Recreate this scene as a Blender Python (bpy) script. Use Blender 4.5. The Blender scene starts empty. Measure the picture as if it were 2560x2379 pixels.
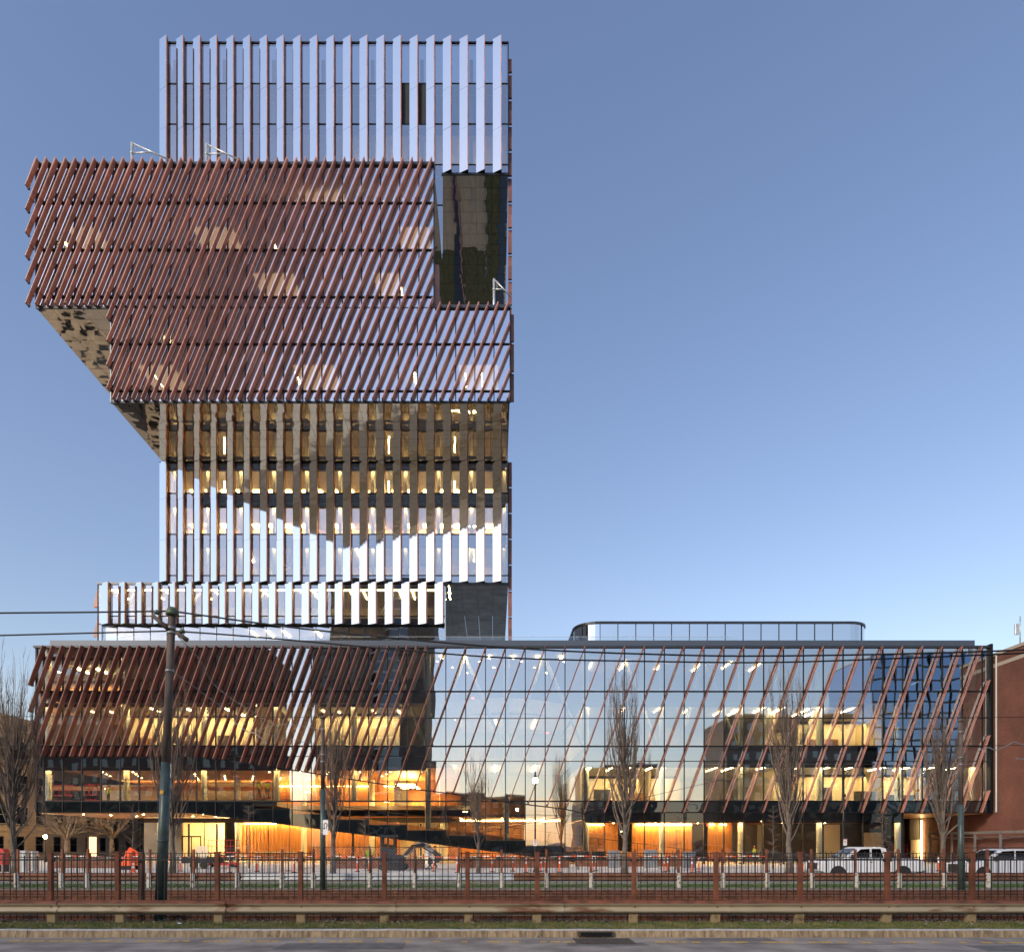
import bpy, bmesh, math, random
from mathutils import Vector, Matrix

R = math.radians
random.seed(7)
sc = bpy.context.scene
COL = sc.collection

# ------------------------------------------------------------------ camera, sky, sun, exposure
EYE, HOR, VPX, FPX = 2.07, 2110.0, 1235.0, 1700.0
cam_d = bpy.data.cameras.new('camera')
cam = bpy.data.objects.new('camera', cam_d); COL.objects.link(cam)
cam.location = (0, 0, EYE); cam.rotation_euler = (R(90), 0, 0)
cam_d.sensor_fit = 'HORIZONTAL'; cam_d.sensor_width = 36.0
cam_d.lens = FPX * 36.0 / 2560.0
cam_d.shift_x = (1280.0 - VPX) / 2560.0
cam_d.shift_y = (HOR - 1189.5) / 2560.0
cam_d.clip_start = 0.1; cam_d.clip_end = 6000
sc.camera = cam

SUN_EL, SUN_AZ = 29.0, 222.0
w = bpy.data.worlds.new('World'); sc.world = w; w.use_nodes = True
wn, wl = w.node_tree.nodes, w.node_tree.links
sky = wn.new('ShaderNodeTexSky'); sky.sky_type = 'NISHITA'; sky.sun_disc = False
sky.sun_elevation = R(SUN_EL); sky.sun_rotation = R(SUN_AZ)
sky.ozone_density = 2.0; sky.dust_density = 0.5; sky.air_density = 1.5
wb = wn.new('ShaderNodeMix'); wb.data_type = 'RGBA'; wb.blend_type = 'MULTIPLY'
wb.inputs['Factor'].default_value = 1.0
wb.inputs[7].default_value = (0.935, 0.865, 0.965, 1)      # white balance of the photograph (slightly magenta)
wl.new(sky.outputs[0], wb.inputs[6]); wl.new(wb.outputs[2], wn['Background'].inputs[0])
wn['Background'].inputs[1].default_value = 0.058

sun_d = bpy.data.lights.new('sun', 'SUN'); sun_d.energy = 1.1; sun_d.angle = R(12); sun_d.color = (1.0, 0.86, 0.68)
sun = bpy.data.objects.new('sun', sun_d); COL.objects.link(sun)
sd = Vector((math.sin(R(SUN_AZ)) * math.cos(R(SUN_EL)), math.cos(R(SUN_AZ)) * math.cos(R(SUN_EL)), math.sin(R(SUN_EL))))
sun.rotation_euler = sd.to_track_quat('Z', 'Y').to_euler()

sc.view_settings.view_transform = 'Standard'; sc.view_settings.look = 'None'
sc.view_settings.gamma = 1.0; sc.view_settings.use_curve_mapping = False
sc.view_settings.exposure = 1.65
sc.render.engine = 'CYCLES'
cy = sc.cycles
cy.use_denoising = True; cy.max_bounces = 12; cy.diffuse_bounces = 3; cy.glossy_bounces = 7
cy.transmission_bounces = 2; cy.transparent_max_bounces = 12
cy.caustics_reflective = False; cy.caustics_refractive = False
cy.sample_clamp_indirect = 3.0


# ------------------------------------------------------------------ helpers
def PX(x, Y): return (x - VPX) * Y / FPX
def PZ(y, Y): return EYE + (HOR - y) * Y / FPX


class MB:
    """collects faces; build() makes them ONE mesh"""
    def __init__(s): s.v, s.f, s.m = [], [], []
    def add(s, vs, fs, mi=0):
        n = len(s.v); s.v += [tuple(p) for p in vs]
        for f in fs: s.f.append(tuple(i + n for i in f)); s.m.append(mi)
        return s
    def quad(s, a, b, c, d, mi=0): return s.add([a, b, c, d], [(0, 1, 2, 3)], mi)
    def hexa(s, lo, hi, mi=0):
        return s.add(list(lo) + list(hi), [(3, 2, 1, 0), (4, 5, 6, 7), (0, 1, 5, 4), (1, 2, 6, 5), (2, 3, 7, 6), (3, 0, 4, 7)], mi)
    def box(s, x0, x1, y0, y1, z0, z1, mi=0):
        return s.hexa([(x0, y0, z0), (x1, y0, z0), (x1, y1, z0), (x0, y1, z0)], [(x0, y0, z1), (x1, y0, z1), (x1, y1, z1), (x0, y1, z1)], mi)
    def cbox(s, c, d, mi=0):
        return s.box(c[0] - d[0] / 2, c[0] + d[0] / 2, c[1] - d[1] / 2, c[1] + d[1] / 2, c[2] - d[2] / 2, c[2] + d[2] / 2, mi)
    def bevbox(s, x0, x1, y0, y1, z0, z1, b=.02, mi=0):
        # box with chamfered vertical and top edges
        def ring(i, z): return [(x0 + i + b, y0 + i, z), (x1 - i - b, y0 + i, z), (x1 - i, y0 + i + b, z), (x1 - i, y1 - i - b, z), (x1 - i - b, y1 - i, z), (x0 + i + b, y1 - i, z), (x0 + i, y1 - i - b, z), (x0 + i, y0 + i + b, z)]
        vs = ring(0, z0) + ring(0, z1 - b) + ring(b, z1)
        fs = [tuple(range(7, -1, -1)), tuple(range(16, 24))]
        for k in range(2):
            for i in range(8): fs.append((k * 8 + i, k * 8 + (i + 1) % 8, k * 8 + 8 + (i + 1) % 8, k * 8 + 8 + i))
        return s.add(vs, fs, mi)
    def prism(s, poly, fn, a0, a1, mi=0):
        """poly: 2D points; fn(p, a) -> 3D point; extruded from a0 to a1"""
        n = len(poly)
        vs = [fn(p, a0) for p in poly] + [fn(p, a1) for p in poly]
        fs = [tuple(range(n - 1, -1, -1)), tuple(range(n, 2 * n))]
        for i in range(n): fs.append((i, (i + 1) % n, n + (i + 1) % n, n + i))
        return s.add(vs, fs, mi)
    def tube(s, pts, rad, n=6, mi=0, caps=True):
        pts = [Vector(p) for p in pts]
        if not isinstance(rad, (list, tuple)): rad = [rad] * len(pts)
        base = len(s.v); k = len(pts)
        for i, p in enumerate(pts):
            d = (pts[min(i + 1, k - 1)] - pts[max(i - 1, 0)])
            if d.length < 1e-9: d = Vector((0, 0, 1))
            d.normalize()
            u = d.cross(Vector((0, 0, 1)) if abs(d.z) < .95 else Vector((1, 0, 0))).normalized(); v = d.cross(u)
            for j in range(n):
                a = 2 * math.pi * j / n
                s.v.append(tuple(p + (u * math.cos(a) + v * math.sin(a)) * rad[i]))
        for i in range(k - 1):
            for j in range(n):
                a, b = base + i * n + j, base + i * n + (j + 1) % n
                s.f.append((a, b, b + n, a + n)); s.m.append(mi)
        if caps and n > 2:
            s.f.append(tuple(base + j for j in range(n - 1, -1, -1))); s.m.append(mi)
            s.f.append(tuple(base + (k - 1) * n + j for j in range(n))); s.m.append(mi)
        return s
    def cyl(s, c, r, h, n=12, axis='z', mi=0, r2=None):
        c = Vector(c); d = {'x': Vector((1, 0, 0)), 'y': Vector((0, 1, 0)), 'z': Vector((0, 0, 1))}[axis]
        return s.tube([c, c + d * h], [r, r if r2 is None else r2], n, mi)
    def lathe(s, c, prof, n=14, mi=0):
        base = len(s.v)
        for (r, z) in prof:
            for j in range(n):
                a = 2 * math.pi * j / n; s.v.append((c[0] + r * math.cos(a), c[1] + r * math.sin(a), c[2] + z))
        for i in range(len(prof) - 1):
            for j in range(n):
                a, b = base + i * n + j, base + i * n + (j + 1) % n
                s.f.append((a, b, b + n, a + n)); s.m.append(mi)
        return s
    def mesh(s, name, mats, smooth=False):
        me = bpy.data.meshes.new(name); me.from_pydata(s.v, [], s.f)
        if not isinstance(mats, (list, tuple)): mats = [mats]
        for m in mats: me.materials.append(m)
        if any(s.m): me.polygons.foreach_set('material_index', s.m)
        if smooth: me.polygons.foreach_set('use_smooth', [True] * len(me.polygons))
        me.update(); return me
    def build(s, name, mats, parent=None, smooth=False, loc=None, rot=None):
        return inst(name, s.mesh(name, mats, smooth), parent, loc, rot)


def inst(name, me, parent=None, loc=None, rot=None, scale=None):
    o = bpy.data.objects.new(name, me); COL.objects.link(o)
    if parent is not None: o.parent = parent
    if loc is not None: o.location = loc
    if rot is not None: o.rotation_euler = rot
    if scale is not None: o.scale = scale
    return o
def empty(name, loc=(0, 0, 0), rz=0, parent=None):
    o = inst(name, None, parent, loc, (0, 0, rz)); o.empty_display_size = .2; return o
def tag(o, label=None, cat=None, group=None, kind=None):
    if label: o['label'] = label
    if cat: o['category'] = cat
    if group: o['group'] = group
    if kind: o['kind'] = kind
    return o
def struct(o, label=None, kind='structure'):
    o['kind'] = kind
    if label: o['label'] = label
    return o
def copy_tree(o, parent=None):
    c = o.copy(); COL.objects.link(c); c.parent = parent
    for ch in list(o.children): copy_tree(ch, c)
    return c


# ------------------------------------------------------------------ materials
def new_mat(name):
    m = bpy.data.materials.new(name); m.use_nodes = True
    return m, m.node_tree.nodes, m.node_tree.links
def pbr(name, col, rough=.6, metal=0.0, var=.18, scale=3.0, bump=0.0, bscale=None, col2=None, spec=.5, stretch=(1, 1, 1), coord='Object', detail=6.0, pos=.5, width=.3, rand=0.0):
    """Principled with noise colour variation (and an optional second colour in patches) and fine relief"""
    m, n, l = new_mat(name); b = n['Principled BSDF']
    b.inputs['Roughness'].default_value = rough; b.inputs['Metallic'].default_value = metal
    b.inputs['Specular IOR Level'].default_value = spec
    tc = n.new('ShaderNodeTexCoord')
    mp = n.new('ShaderNodeMapping'); mp.inputs['Scale'].default_value = stretch
    if coord == 'World':
        g = n.new('ShaderNodeNewGeometry'); l.new(g.outputs['Position'], mp.inputs['Vector'])
    else: l.new(tc.outputs[coord], mp.inputs['Vector'])
    ns = n.new('ShaderNodeTexNoise'); ns.inputs['Scale'].default_value = scale; ns.inputs['Detail'].default_value = detail
    l.new(mp.outputs[0], ns.inputs['Vector'])
    rp = n.new('ShaderNodeValToRGB'); l.new(ns.outputs['Fac'], rp.inputs[0])
    c1 = [c * (1 - var) for c in col]; c2 = col2 if col2 else [min(1, c * (1 + var)) for c in col]
    rp.color_ramp.elements[0].position = pos - width / 2; rp.color_ramp.elements[1].position = pos + width / 2
    rp.color_ramp.elements[0].color = (*c1, 1); rp.color_ramp.elements[1].color = (*c2, 1)
    if rand:
        oi = n.new('ShaderNodeObjectInfo'); mr = n.new('ShaderNodeMapRange'); mr.inputs[3].default_value = 1 - rand; mr.inputs[4].default_value = 1 + rand
        l.new(oi.outputs['Random'], mr.inputs[0])
        mx = n.new('ShaderNodeMix'); mx.data_type = 'RGBA'; mx.blend_type = 'MULTIPLY'; mx.inputs['Factor'].default_value = 1
        l.new(rp.outputs[0], mx.inputs[6]); l.new(mr.outputs[0], mx.inputs[7]); l.new(mx.outputs[2], b.inputs['Base Color'])
    else: l.new(rp.outputs[0], b.inputs['Base Color'])
    if bump:
        bn = n.new('ShaderNodeTexNoise'); bn.inputs['Scale'].default_value = bscale or scale * 6; bn.inputs['Detail'].default_value = 4
        l.new(mp.outputs[0], bn.inputs['Vector'])
        bp = n.new('ShaderNodeBump'); bp.inputs['Strength'].default_value = bump; bp.inputs['Distance'].default_value = .02
        l.new(bn.outputs['Fac'], bp.inputs['Height']); l.new(bp.outputs[0], b.inputs['Normal'])
    return m
def glow(name, col, strength):
    m, n, l = new_mat(name); n.remove(n['Principled BSDF'])
    e = n.new('ShaderNodeEmission'); e.inputs[0].default_value = (*col, 1); e.inputs[1].default_value = strength
    l.new(e.outputs[0], n['Material Output'].inputs[0]); return m
def glass(name, tint=(.75, .82, .85), base=.22, wob=.02, wscale=.35, refl=(.95, .97, 1.0)):
    m, n, l = new_mat(name); n.remove(n['Principled BSDF'])
    g = n.new('ShaderNodeNewGeometry')
    ns = n.new('ShaderNodeTexNoise'); ns.inputs['Scale'].default_value = wscale; ns.inputs['Detail'].default_value = 1.0
    l.new(g.outputs['Position'], ns.inputs['Vector'])
    bp = n.new('ShaderNodeBump'); bp.inputs['Strength'].default_value = 1.0; bp.inputs['Distance'].default_value = wob
    l.new(ns.outputs['Fac'], bp.inputs['Height'])
    fr = n.new('ShaderNodeFresnel'); fr.inputs['IOR'].default_value = 1.5
    ma = n.new('ShaderNodeMath'); ma.operation = 'MULTIPLY_ADD'; ma.inputs[1].default_value = 1 - base; ma.inputs[2].default_value = base
    l.new(fr.outputs[0], ma.inputs[0])
    t = n.new('ShaderNodeBsdfTransparent'); t.inputs[0].default_value = (*tint, 1)
    gl = n.new('ShaderNodeBsdfGlossy'); gl.inputs['Color'].default_value = (*refl, 1); gl.inputs['Roughness'].default_value = 0.0
    l.new(bp.outputs[0], gl.inputs['Normal'])
    mx = n.new('ShaderNodeMixShader'); l.new(ma.outputs[0], mx.inputs[0]); l.new(t.outputs[0], mx.inputs[1]); l.new(gl.outputs[0], mx.inputs[2])
    l.new(mx.outputs[0], n['Material Output'].inputs[0]); return m
def mirror(name, col, rough, wob, wscale):
    m, n, l = new_mat(name); b = n['Principled BSDF']
    b.inputs['Base Color'].default_value = (*col, 1); b.inputs['Metallic'].default_value = 1; b.inputs['Roughness'].default_value = rough
    g = n.new('ShaderNodeNewGeometry')
    ns = n.new('ShaderNodeTexNoise'); ns.inputs['Scale'].default_value = wscale; ns.inputs['Detail'].default_value = 1.5
    l.new(g.outputs['Position'], ns.inputs['Vector'])
    bp = n.new('ShaderNodeBump'); bp.inputs['Strength'].default_value = 1.0; bp.inputs['Distance'].default_value = wob
    l.new(ns.outputs['Fac'], bp.inputs['Height']); l.new(bp.outputs[0], b.inputs['Normal']); return m
def brickmat(name, c1, c2, mortar, sx, sy, axis='xz'):
    m, n, l = new_mat(name); b = n['Principled BSDF']; b.inputs['Roughness'].default_value = .85
    g = n.new('ShaderNodeNewGeometry'); sp = n.new('ShaderNodeSeparateXYZ'); cb = n.new('ShaderNodeCombineXYZ')
    l.new(g.outputs['Position'], sp.inputs[0])
    ad = n.new('ShaderNodeMath'); ad.operation = 'ADD'; l.new(sp.outputs[0], ad.inputs[0]); l.new(sp.outputs[1], ad.inputs[1])
    l.new((sp.outputs[0] if axis == 'xy' else ad.outputs[0]), cb.inputs[0]); l.new(sp.outputs[1 if axis == 'xy' else 2], cb.inputs[1])
    bt = n.new('ShaderNodeTexBrick'); bt.inputs['Scale'].default_value = 1.0
    bt.inputs['Brick Width'].default_value = sx; bt.inputs['Row Height'].default_value = sy; bt.inputs['Mortar Size'].default_value = .008 if sy < .2 else .012
    bt.inputs['Color1'].default_value = (*c1, 1); bt.inputs['Color2'].default_value = (*c2, 1); bt.inputs['Mortar'].default_value = (*mortar, 1)
    l.new(cb.outputs[0], bt.inputs['Vector'])
    ns = n.new('ShaderNodeTexNoise'); ns.inputs['Scale'].default_value = .35; ns.inputs['Detail'].default_value = 6; l.new(g.outputs['Position'], ns.inputs['Vector'])
    mr = n.new('ShaderNodeMapRange'); mr.inputs[1].default_value = .3; mr.inputs[2].default_value = .7; mr.inputs[3].default_value = .72; mr.inputs[4].default_value = 1.15
    l.new(ns.outputs['Fac'], mr.inputs[0])
    mx = n.new('ShaderNodeMix'); mx.data_type = 'RGBA'; mx.blend_type = 'MULTIPLY'; mx.inputs['Factor'].default_value = 1
    l.new(bt.outputs['Color'], mx.inputs[6]); l.new(mr.outputs[0], mx.inputs[7]); l.new(mx.outputs[2], b.inputs['Base Color'])
    bp = n.new('ShaderNodeBump'); bp.inputs['Strength'].default_value = .5; bp.inputs['Distance'].default_value = .01; bp.invert = True
    l.new(bt.outputs['Fac'], bp.inputs['Height']); l.new(bp.outputs[0], b.inputs['Normal']); return m

M = {}
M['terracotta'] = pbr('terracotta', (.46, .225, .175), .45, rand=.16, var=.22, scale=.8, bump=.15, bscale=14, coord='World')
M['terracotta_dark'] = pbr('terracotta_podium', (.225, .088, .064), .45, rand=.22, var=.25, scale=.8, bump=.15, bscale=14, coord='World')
M['black_metal'] = pbr('black_metal', (.018, .019, .022), .45, .6, var=.3)
M['dark_metal'] = pbr('charcoal_metal', (.055, .06, .07), .4, .5, var=.15, scale=.6)
M['parapet'] = pbr('grey_parapet', (.10, .115, .14), .35, .5, var=.1, scale=.5)
M['mirror_fin'] = mirror('polished_panel', (.95, .96, .91), .05, .006, .5)
M['mirror_soffit'] = mirror('polished_soffit', (.58, .52, .43), .03, .014, .6)
M['tower_glass'] = glass('tower_glass', (.68, .72, .74), .42, .005)
M['fin_glass'] = glass('fin_block_glass', (.62, .66, .72), .78, .004)
M['podium_glass'] = glass('podium_glass', (.88, .90, .88), .52, .007, .35)
M['clear_glass'] = glass('clear_glass', (.90, .92, .90), .08, .02)
M['spandrel'] = glass('spandrel_glass', (.75, .8, .8), .10, .03, .5)
M['spandrel_back'] = pbr('spandrel_backing', (.055, .068, .066), .6, var=.15, scale=.5, coord='World')
M['louver'] = pbr('louver_black', (.012, .012, .014), .7)
M['white_paint'] = pbr('column_white', (.62, .66, .60), .5, var=.05)
M['cream'] = pbr('cream_wall', (.72, .62, .44), .8, var=.06, scale=.4)
M['white_ceiling'] = pbr('ceiling_white', (.74, .70, .62), .8, var=.04)
M['carpet'] = pbr('carpet_dark', (.09, .085, .08), .9)
M['amber_wall'] = pbr('amber_wall', (.74, .52, .24), .8, var=.08, scale=.4)
M['panel_soft'] = glow('ceiling_panel', (1.0, .70, .30), 7.0)
M['panel_dim'] = glow('panel_dim', (1.0, .62, .30), .75)  # weak glow painted on lit ceiling patches and the lit doorway
M['wash'] = glow('wash_light', (1.0, .70, .30), 26.0)  # this and the next two: unseen lamps added to brighten the rooms
M['wash_amber'] = glow('wash_amber', (1.0, .60, .20), 20.0)
M['wash_dim'] = glow('wash_dim', (1.0, .68, .30), 9.0)
M['grey_wall'] = pbr('inner_grey', (.30, .28, .26), .8, var=.15, scale=.3)
M['dark_wall'] = pbr('inner_dark', (.055, .05, .047), .8, var=.2, scale=.4)
M['wood'] = pbr('wood_slats', (.42, .20, .065), .45, var=.25, scale=1.5, stretch=(6, 6, .25), coord='World')
M['wood_ceiling'] = pbr('wood_ceiling', (.44, .19, .06), .4, var=.2, scale=1.2, stretch=(.3, 8, 1), coord='World')
M['lamp'] = glow('lamp_strip', (1.0, .72, .32), 30.0)
M['lamp_hot'] = glow('lamp_cove', (1.0, .58, .18), 26.0)
M['lamp_soft'] = glow('lamp_soft', (1.0, .66, .26), 12.0)
M['exit_red'] = glow('exit_red', (1.0, .06, .03), 2.5)
M['deck_wood'] = pbr('deck_wood', (.74, .47, .27), .6, var=.2, scale=1.5, stretch=(8, .4, 1), coord='World')
M['sedum'] = pbr('sedum', (.15, .115, .04), .9, var=.5, scale=3, bump=.4, coord='World')
M['paver'] = brickmat('pavers', (.46, .40, .32), (.34, .29, .235), (.13, .11, .09), 1.2, .6, 'xy')
M['steel_white'] = pbr('galvanised_white', (.55, .57, .57), .4, .5, var=.15)

UNITQ = MB().quad((0, 0, 0), (1, 0, 0), (1, 0, 1), (0, 0, 1))
_panes = {}
def pane(parent, x0, x1, Y, z0, z1, mat, name='pane', jit=.0012):
    if mat.name not in _panes: _panes[mat.name] = UNITQ.mesh('pane_' + mat.name, mat)
    return inst(name, _panes[mat.name], parent, (x0, Y, z0), (random.gauss(0, jit), 0, random.gauss(0, jit)), (x1 - x0, 1, z1 - z0))
UNITB = MB().box(0, 1, 0, 1, 0, 1)
_boxes = {}
def bar(parent, name, x0, x1, y0, y1, z0, z1, mat):
    if mat.name not in _boxes: _boxes[mat.name] = UNITB.mesh('bar_' + mat.name, mat)
    return inst(name, _boxes[mat.name], parent, (x0, y0, z0), None, (x1 - x0, y1 - y0, z1 - z0))

# ------------------------------------------------------------------ the building
D0, D1, BAY = 66.15, 76.4, 1.86
XL, XR, XN, YB = -44.5, 1.6, -5.84, 100.0
building = tag(empty('academic_building', (0, D0, 0)), 'stacked glass tower with red terracotta fins above a long glass podium', 'building')
building.location = (0, 0, 0)


def diag_fin(mb_mats, x_lo, x_hi, z_lo, z_hi, yf, yb, t, name, parent, peak=0.0, gap=.05, clip=True):
    """one leaning fin piece from (x_lo, z_lo) to (x_hi, z_hi): hollow-section blade with a dark bracket at its foot"""
    h = z_hi - z_lo; sl = (x_hi - x_lo) / h
    zb, zt = z_lo + gap / 2, z_hi - gap / 2
    xb, xt = x_lo + sl * gap / 2, x_hi - sl * gap / 2
    c = t * .3
    ox, oz = xb, zb
    def ring(x, z, pk=0):
        return [(x - ox, yb, z - oz), (x - ox, yf + c, z - oz), (x - ox + c, yf, z - oz + pk), (x + t - c - ox, yf, z - oz + pk), (x + t - ox, yf + c, z - oz), (x + t - ox, yb, z - oz)]
    m = MB(); vs = ring(xb, zb) + ring(xt, zt, peak); n = 6
    fs = [tuple(range(n - 1, -1, -1)), tuple(range(n, 2 * n))] + [(i, (i + 1) % n, n + (i + 1) % n, n + i) for i in range(n)]
    m.add(vs, fs, 0)
    if clip:
        m.box(-.04, t + .04, yb + .004, yb + .085, -.02, .2, 1)
        m.box(t * .25, t * .75, yf + c + .03, yb, -.035, .012, 1)
    return m, (ox, 0, oz)

_fin_cache = {}
def place_fin(parent, mats, x_lo, x_hi, z_lo, z_hi, yf, yb, t, name='fin', peak=0.0):
    key = (mats[0].name, round(x_hi - x_lo, 3), round(z_hi - z_lo, 3), yf, peak)
    if key not in _fin_cache:
        m, off = diag_fin(mats, 0, x_hi - x_lo, 0, z_hi - z_lo, yf, yb, t, name, parent, peak)
        _fin_cache[key] = (m.mesh('fin', mats), off)
    me, off = _fin_cache[key]
    return inst(name, me, parent, (x_lo + off[0], 0, z_lo + off[2]))


def slab_set(parent, x0, x1, y0, y1, floors, ceil_drop=.9, wall_y=8.0, wall_mat=None, top=None):
    """floor plates with hung ceilings and a back wall, seen through the glass"""
    for i, z in enumerate(floors):
        bar(parent, 'floor_slab', x0, x1, y0 + .15, y1, z - .3, z, M['carpet'])
        bar(parent, 'ceiling', x0, x1, y0 + .3, y1, z - ceil_drop, z - ceil_drop + .1, M['white_ceiling'])
    if wall_mat:
        bar(parent, 'back_wall', x0, x1, y0 + wall_y, y0 + wall_y + .2, floors[0], top, wall_mat)


def strip(parent, x, y0, y1, z, wd=.14, mat='lamp'):
    return bar(parent, 'light_strip', x - wd / 2, x + wd / 2, y0, y1, z - .05, z, M[mat])

# ---- cantilevered fin blocks (front plane D0)
def fin_block(name, xl, xr, z0, z1, lines, over_left, peak_x=-99, seed=1):
    rnd = random.Random(seed)
    p = MB().box(xl + .1, xr - .1, D0 + 12, YB - 1, z0 + .3, z1 - .3).build(name, M['dark_wall'], building)
    cols = []
    x = xl
    while x < xr - .3: cols.append(x); x += BAY
    cols.append(xr)
    zs = [z0] + lines + [z1]
    for i in range(len(cols) - 1):
        for k in range(len(zs) - 1):
            if zs[k + 1] - zs[k] > .4:
                pane(p, cols[i] + .03, cols[i + 1] - .03, D0, zs[k] + .05, zs[k + 1] - .05, M['fin_glass'], jit=.002)
    for x in cols: bar(p, 'mullion', x - .045, x + .045, D0 - .11, D0 + .1, z0, z1, M['black_metal'])
    for z in zs[1:-1]: bar(p, 'floor_beam', xl, xr, D0 - .09, D0 + .12, z - .07, z + .07, M['black_metal'])
    # fins: one piece per storey, moving one bay per storey
    sl = BAY / 4.57; t = .13; yf, yb_ = D0 - .60, D0 - .10
    sp = BAY / 2
    levels = [(zs[k], zs[k + 1]) for k in range(len(zs) - 1)]
    n0 = int((xl - 40) / sp)
    for k, (a, b) in enumerate(levels):
        top = (k == len(levels) - 1)
        j = n0
        while True:
            xa = XL + .12 + (j - n0) * sp - 42 * sp + sl * (a - 45.0); j += 1
            if xa > xr - .05: break
            xb = xa + sl * (b - a)
            xc = max(xa, xl - over_left); xd = min(xb, xr - .12)
            if xd - xc < .15: continue
            za = a + (xc - xa) / sl; zb = a + (xd - xa) / sl
            if zb - za < .35: continue
            full_top = top and abs(zb - b) < 1e-6 and xd > peak_x
            if full_top: zb += .05; xd += .05 * sl
            place_fin(p, [M['terracotta'], M['black_metal']], xc, xd, za, zb, yf, yb_, t, 'fin', .11 if full_top else 0.0)
    return p

up_lines, lo_lines = [55.25, 59.82, 64.39], [46.11, 50.68]
upper = fin_block('cantilever_block', XL, XN, 54.25, 68.2, up_lines, .78, seed=2)
lower = fin_block('fin_block', -37.2, 1.56, 45.07, 54.25, lo_lines, .25, XN + .3, seed=3)
def soffit(parent, x0, x1, y0, y1, z, nx, ny, jit=.004):
    """mirror-polished underside made of separate panels"""
    me = MB().box(0, 1, 0, 1, 0, .04).mesh('soffit_panel', M['mirror_soffit'])
    dx, dy = (x1 - x0) / nx, (y1 - y0) / ny
    for i in range(nx):
        for j in range(ny):
            inst('soffit_panel', me, parent, (x0 + i * dx + .012, y0 + j * dy + .012, z), (random.gauss(0, jit), random.gauss(0, jit), 0), (dx - .024, dy - .024, 1))
    bar(parent, 'soffit_frame', x0 - .05, x1 + .05, y0 - .06, y0, z - .06, z + .12, M['black_metal'])

# undersides, copings, roofs, inner floors of the two fin blocks
soffit(upper, XL, -37.2, D0, YB, 54.18, 5, 24)
bar(upper, 'roof_deck', XL, XN, D0 + .1, YB, 67.6, 67.8, M['paver'])
bar(upper, 'coping', XL - .06, XN + .06, D0 - .2, D0 + .35, 67.98, 68.26, M['dark_metal'])
bar(upper, 'corner_post', XL - .05, XL + .05, D0 - .12, D0 + .2, 54.2, 68.0, M['black_metal'])
bar(upper, 'side_wall', XL + .02, XL + .2, D0 + .2, YB, 54.3, 67.6, M['grey_wall'])
soffit(lower, -37.2, 1.5, D0, D1, 45.0, 21, 7)
bar(lower, 'coping', XN + .1, 1.62, D0 - .2, D0 + .35, 54.1, 54.4, M['dark_metal'])
bar(lower, 'corner_post', -37.28, -37.18, D0 - .12, D0 + .2, 45.0, 54.2, M['parapet'])
bar(lower, 'side_wall', 1.38, 1.52, D0 + .2, YB, 45.1, 54.2, M['grey_wall'])
bar(lower, 'side_wall', -37.18, -37.0, D0 + .2, YB, 45.1, 54.2, M['grey_wall'])
bar(lower, 'base_trim', -37.25, 1.56, D0 - .1, D0 + .02, 44.92, 45.12, M['black_metal'])
bar(upper, 'base_trim', XL, -37.2, D0 - .1, D0 + .02, 54.1, 54.3, M['black_metal'])
for z in up_lines: 
    bar(upper, 'floor_slab', XL + .25, XN - .1, D0 + .2, D0 + 11.9, z - .35, z, M['carpet'])
    bar(upper, 'ceiling', XL + .25, XN - .1, D0 + .5, D0 + 11.9, z - .95, z - .85, M['white_ceiling'])
for z in lo_lines:
    bar(lower, 'floor_slab', -36.9, 1.3, D0 + .2, D0 + 11.9, z - .35, z, M['carpet'])
    bar(lower, 'ceiling', -36.9, 1.3, D0 + .5, D0 + 11.9, z - .95, z - .85, M['white_ceiling'])
bar(lower, 'ceiling', -36.9, 1.3, D0 + .5, D0 + 11.9, 53.3, 53.4, M['white_ceiling'])
bar(upper, 'ceiling', XL + .25, XN - .1, D0 + .5, D0 + 11.9, 67.2, 67.3, M['white_ceiling'])
bar(lower, 'floor_slab', -36.9, 1.3, D0 + .2, D0 + 11.9, 45.15, 45.3, M['carpet'])
bar(lower, 'roof_slab', -37.0, 1.5, D0 + .4, YB, 54.0, 54.14, M['carpet'])
for px0, py, n in ((150, 560, 2), (740, 500, 1), (815, 480, 1), (985, 490, 2), (1020, 600, 2), (980, 700, 2), (560, 590, 1), (690, 590, 1)):
    z = max(q for q in [59.82, 64.39, 67.9] if True and q <= max(59.82, PZ(py, D0) + 4.6)) - .96
    for k in range(n): strip(upper, PX(px0 + 24 * k, D0 + 4), D0 + 3, D0 + 5.2, z, .12, 'lamp')
for px0, py in ((330, 950), (400, 960), (430, 850), (1165, 930), (1205, 960), (750, 960), (1040, 880)):
    z = (50.68 if py > 870 else 54.2) - .97
    strip(lower, PX(px0, D0 + 4), D0 + 2.5, D0 + 4.7, z, .12, 'lamp')
for (a, b, z0, z1, mt) in ((-44.0, -30, 55.3, 67.2, 'cream'), (-30, -18, 55.3, 67.2, 'grey_wall'), (-18, -6.1, 55.3, 67.2, 'cream')):
    bar(upper, 'back_wall', a, b, D0 + 7.5, D0 + 7.7, z0, z1, M[mt])
for (a, b, mt) in ((-36.8, -26, 'cream'), (-26, -8, 'grey_wall'), (-8, 1.2, 'cream')):
    bar(lower, 'back_wall', a, b, D0 + 7.5, D0 + 7.7, 45.3, 53.3, M[mt])

for (a, b, z, blk) in ((-42.5, -39.5, 64.39, upper), (-19.5, -15, 67.9, upper), (-9.5, -6.5, 64.39, upper), (-12, -9.5, 59.82, upper), (-30, -26, 64.39, upper), (-24, -20, 59.82, upper), (-35.5, -32, 50.68, lower), (-3.5, 0.4, 50.68, lower), (-20, -16, 50.68, lower)):
    bar(blk, 'light_panel', a, b, D0 + 1.5, D0 + 5.5, z - 1.02, z - .97, M['panel_dim'])  # glowing patches stand in for lit ceilings behind the glass
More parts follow.
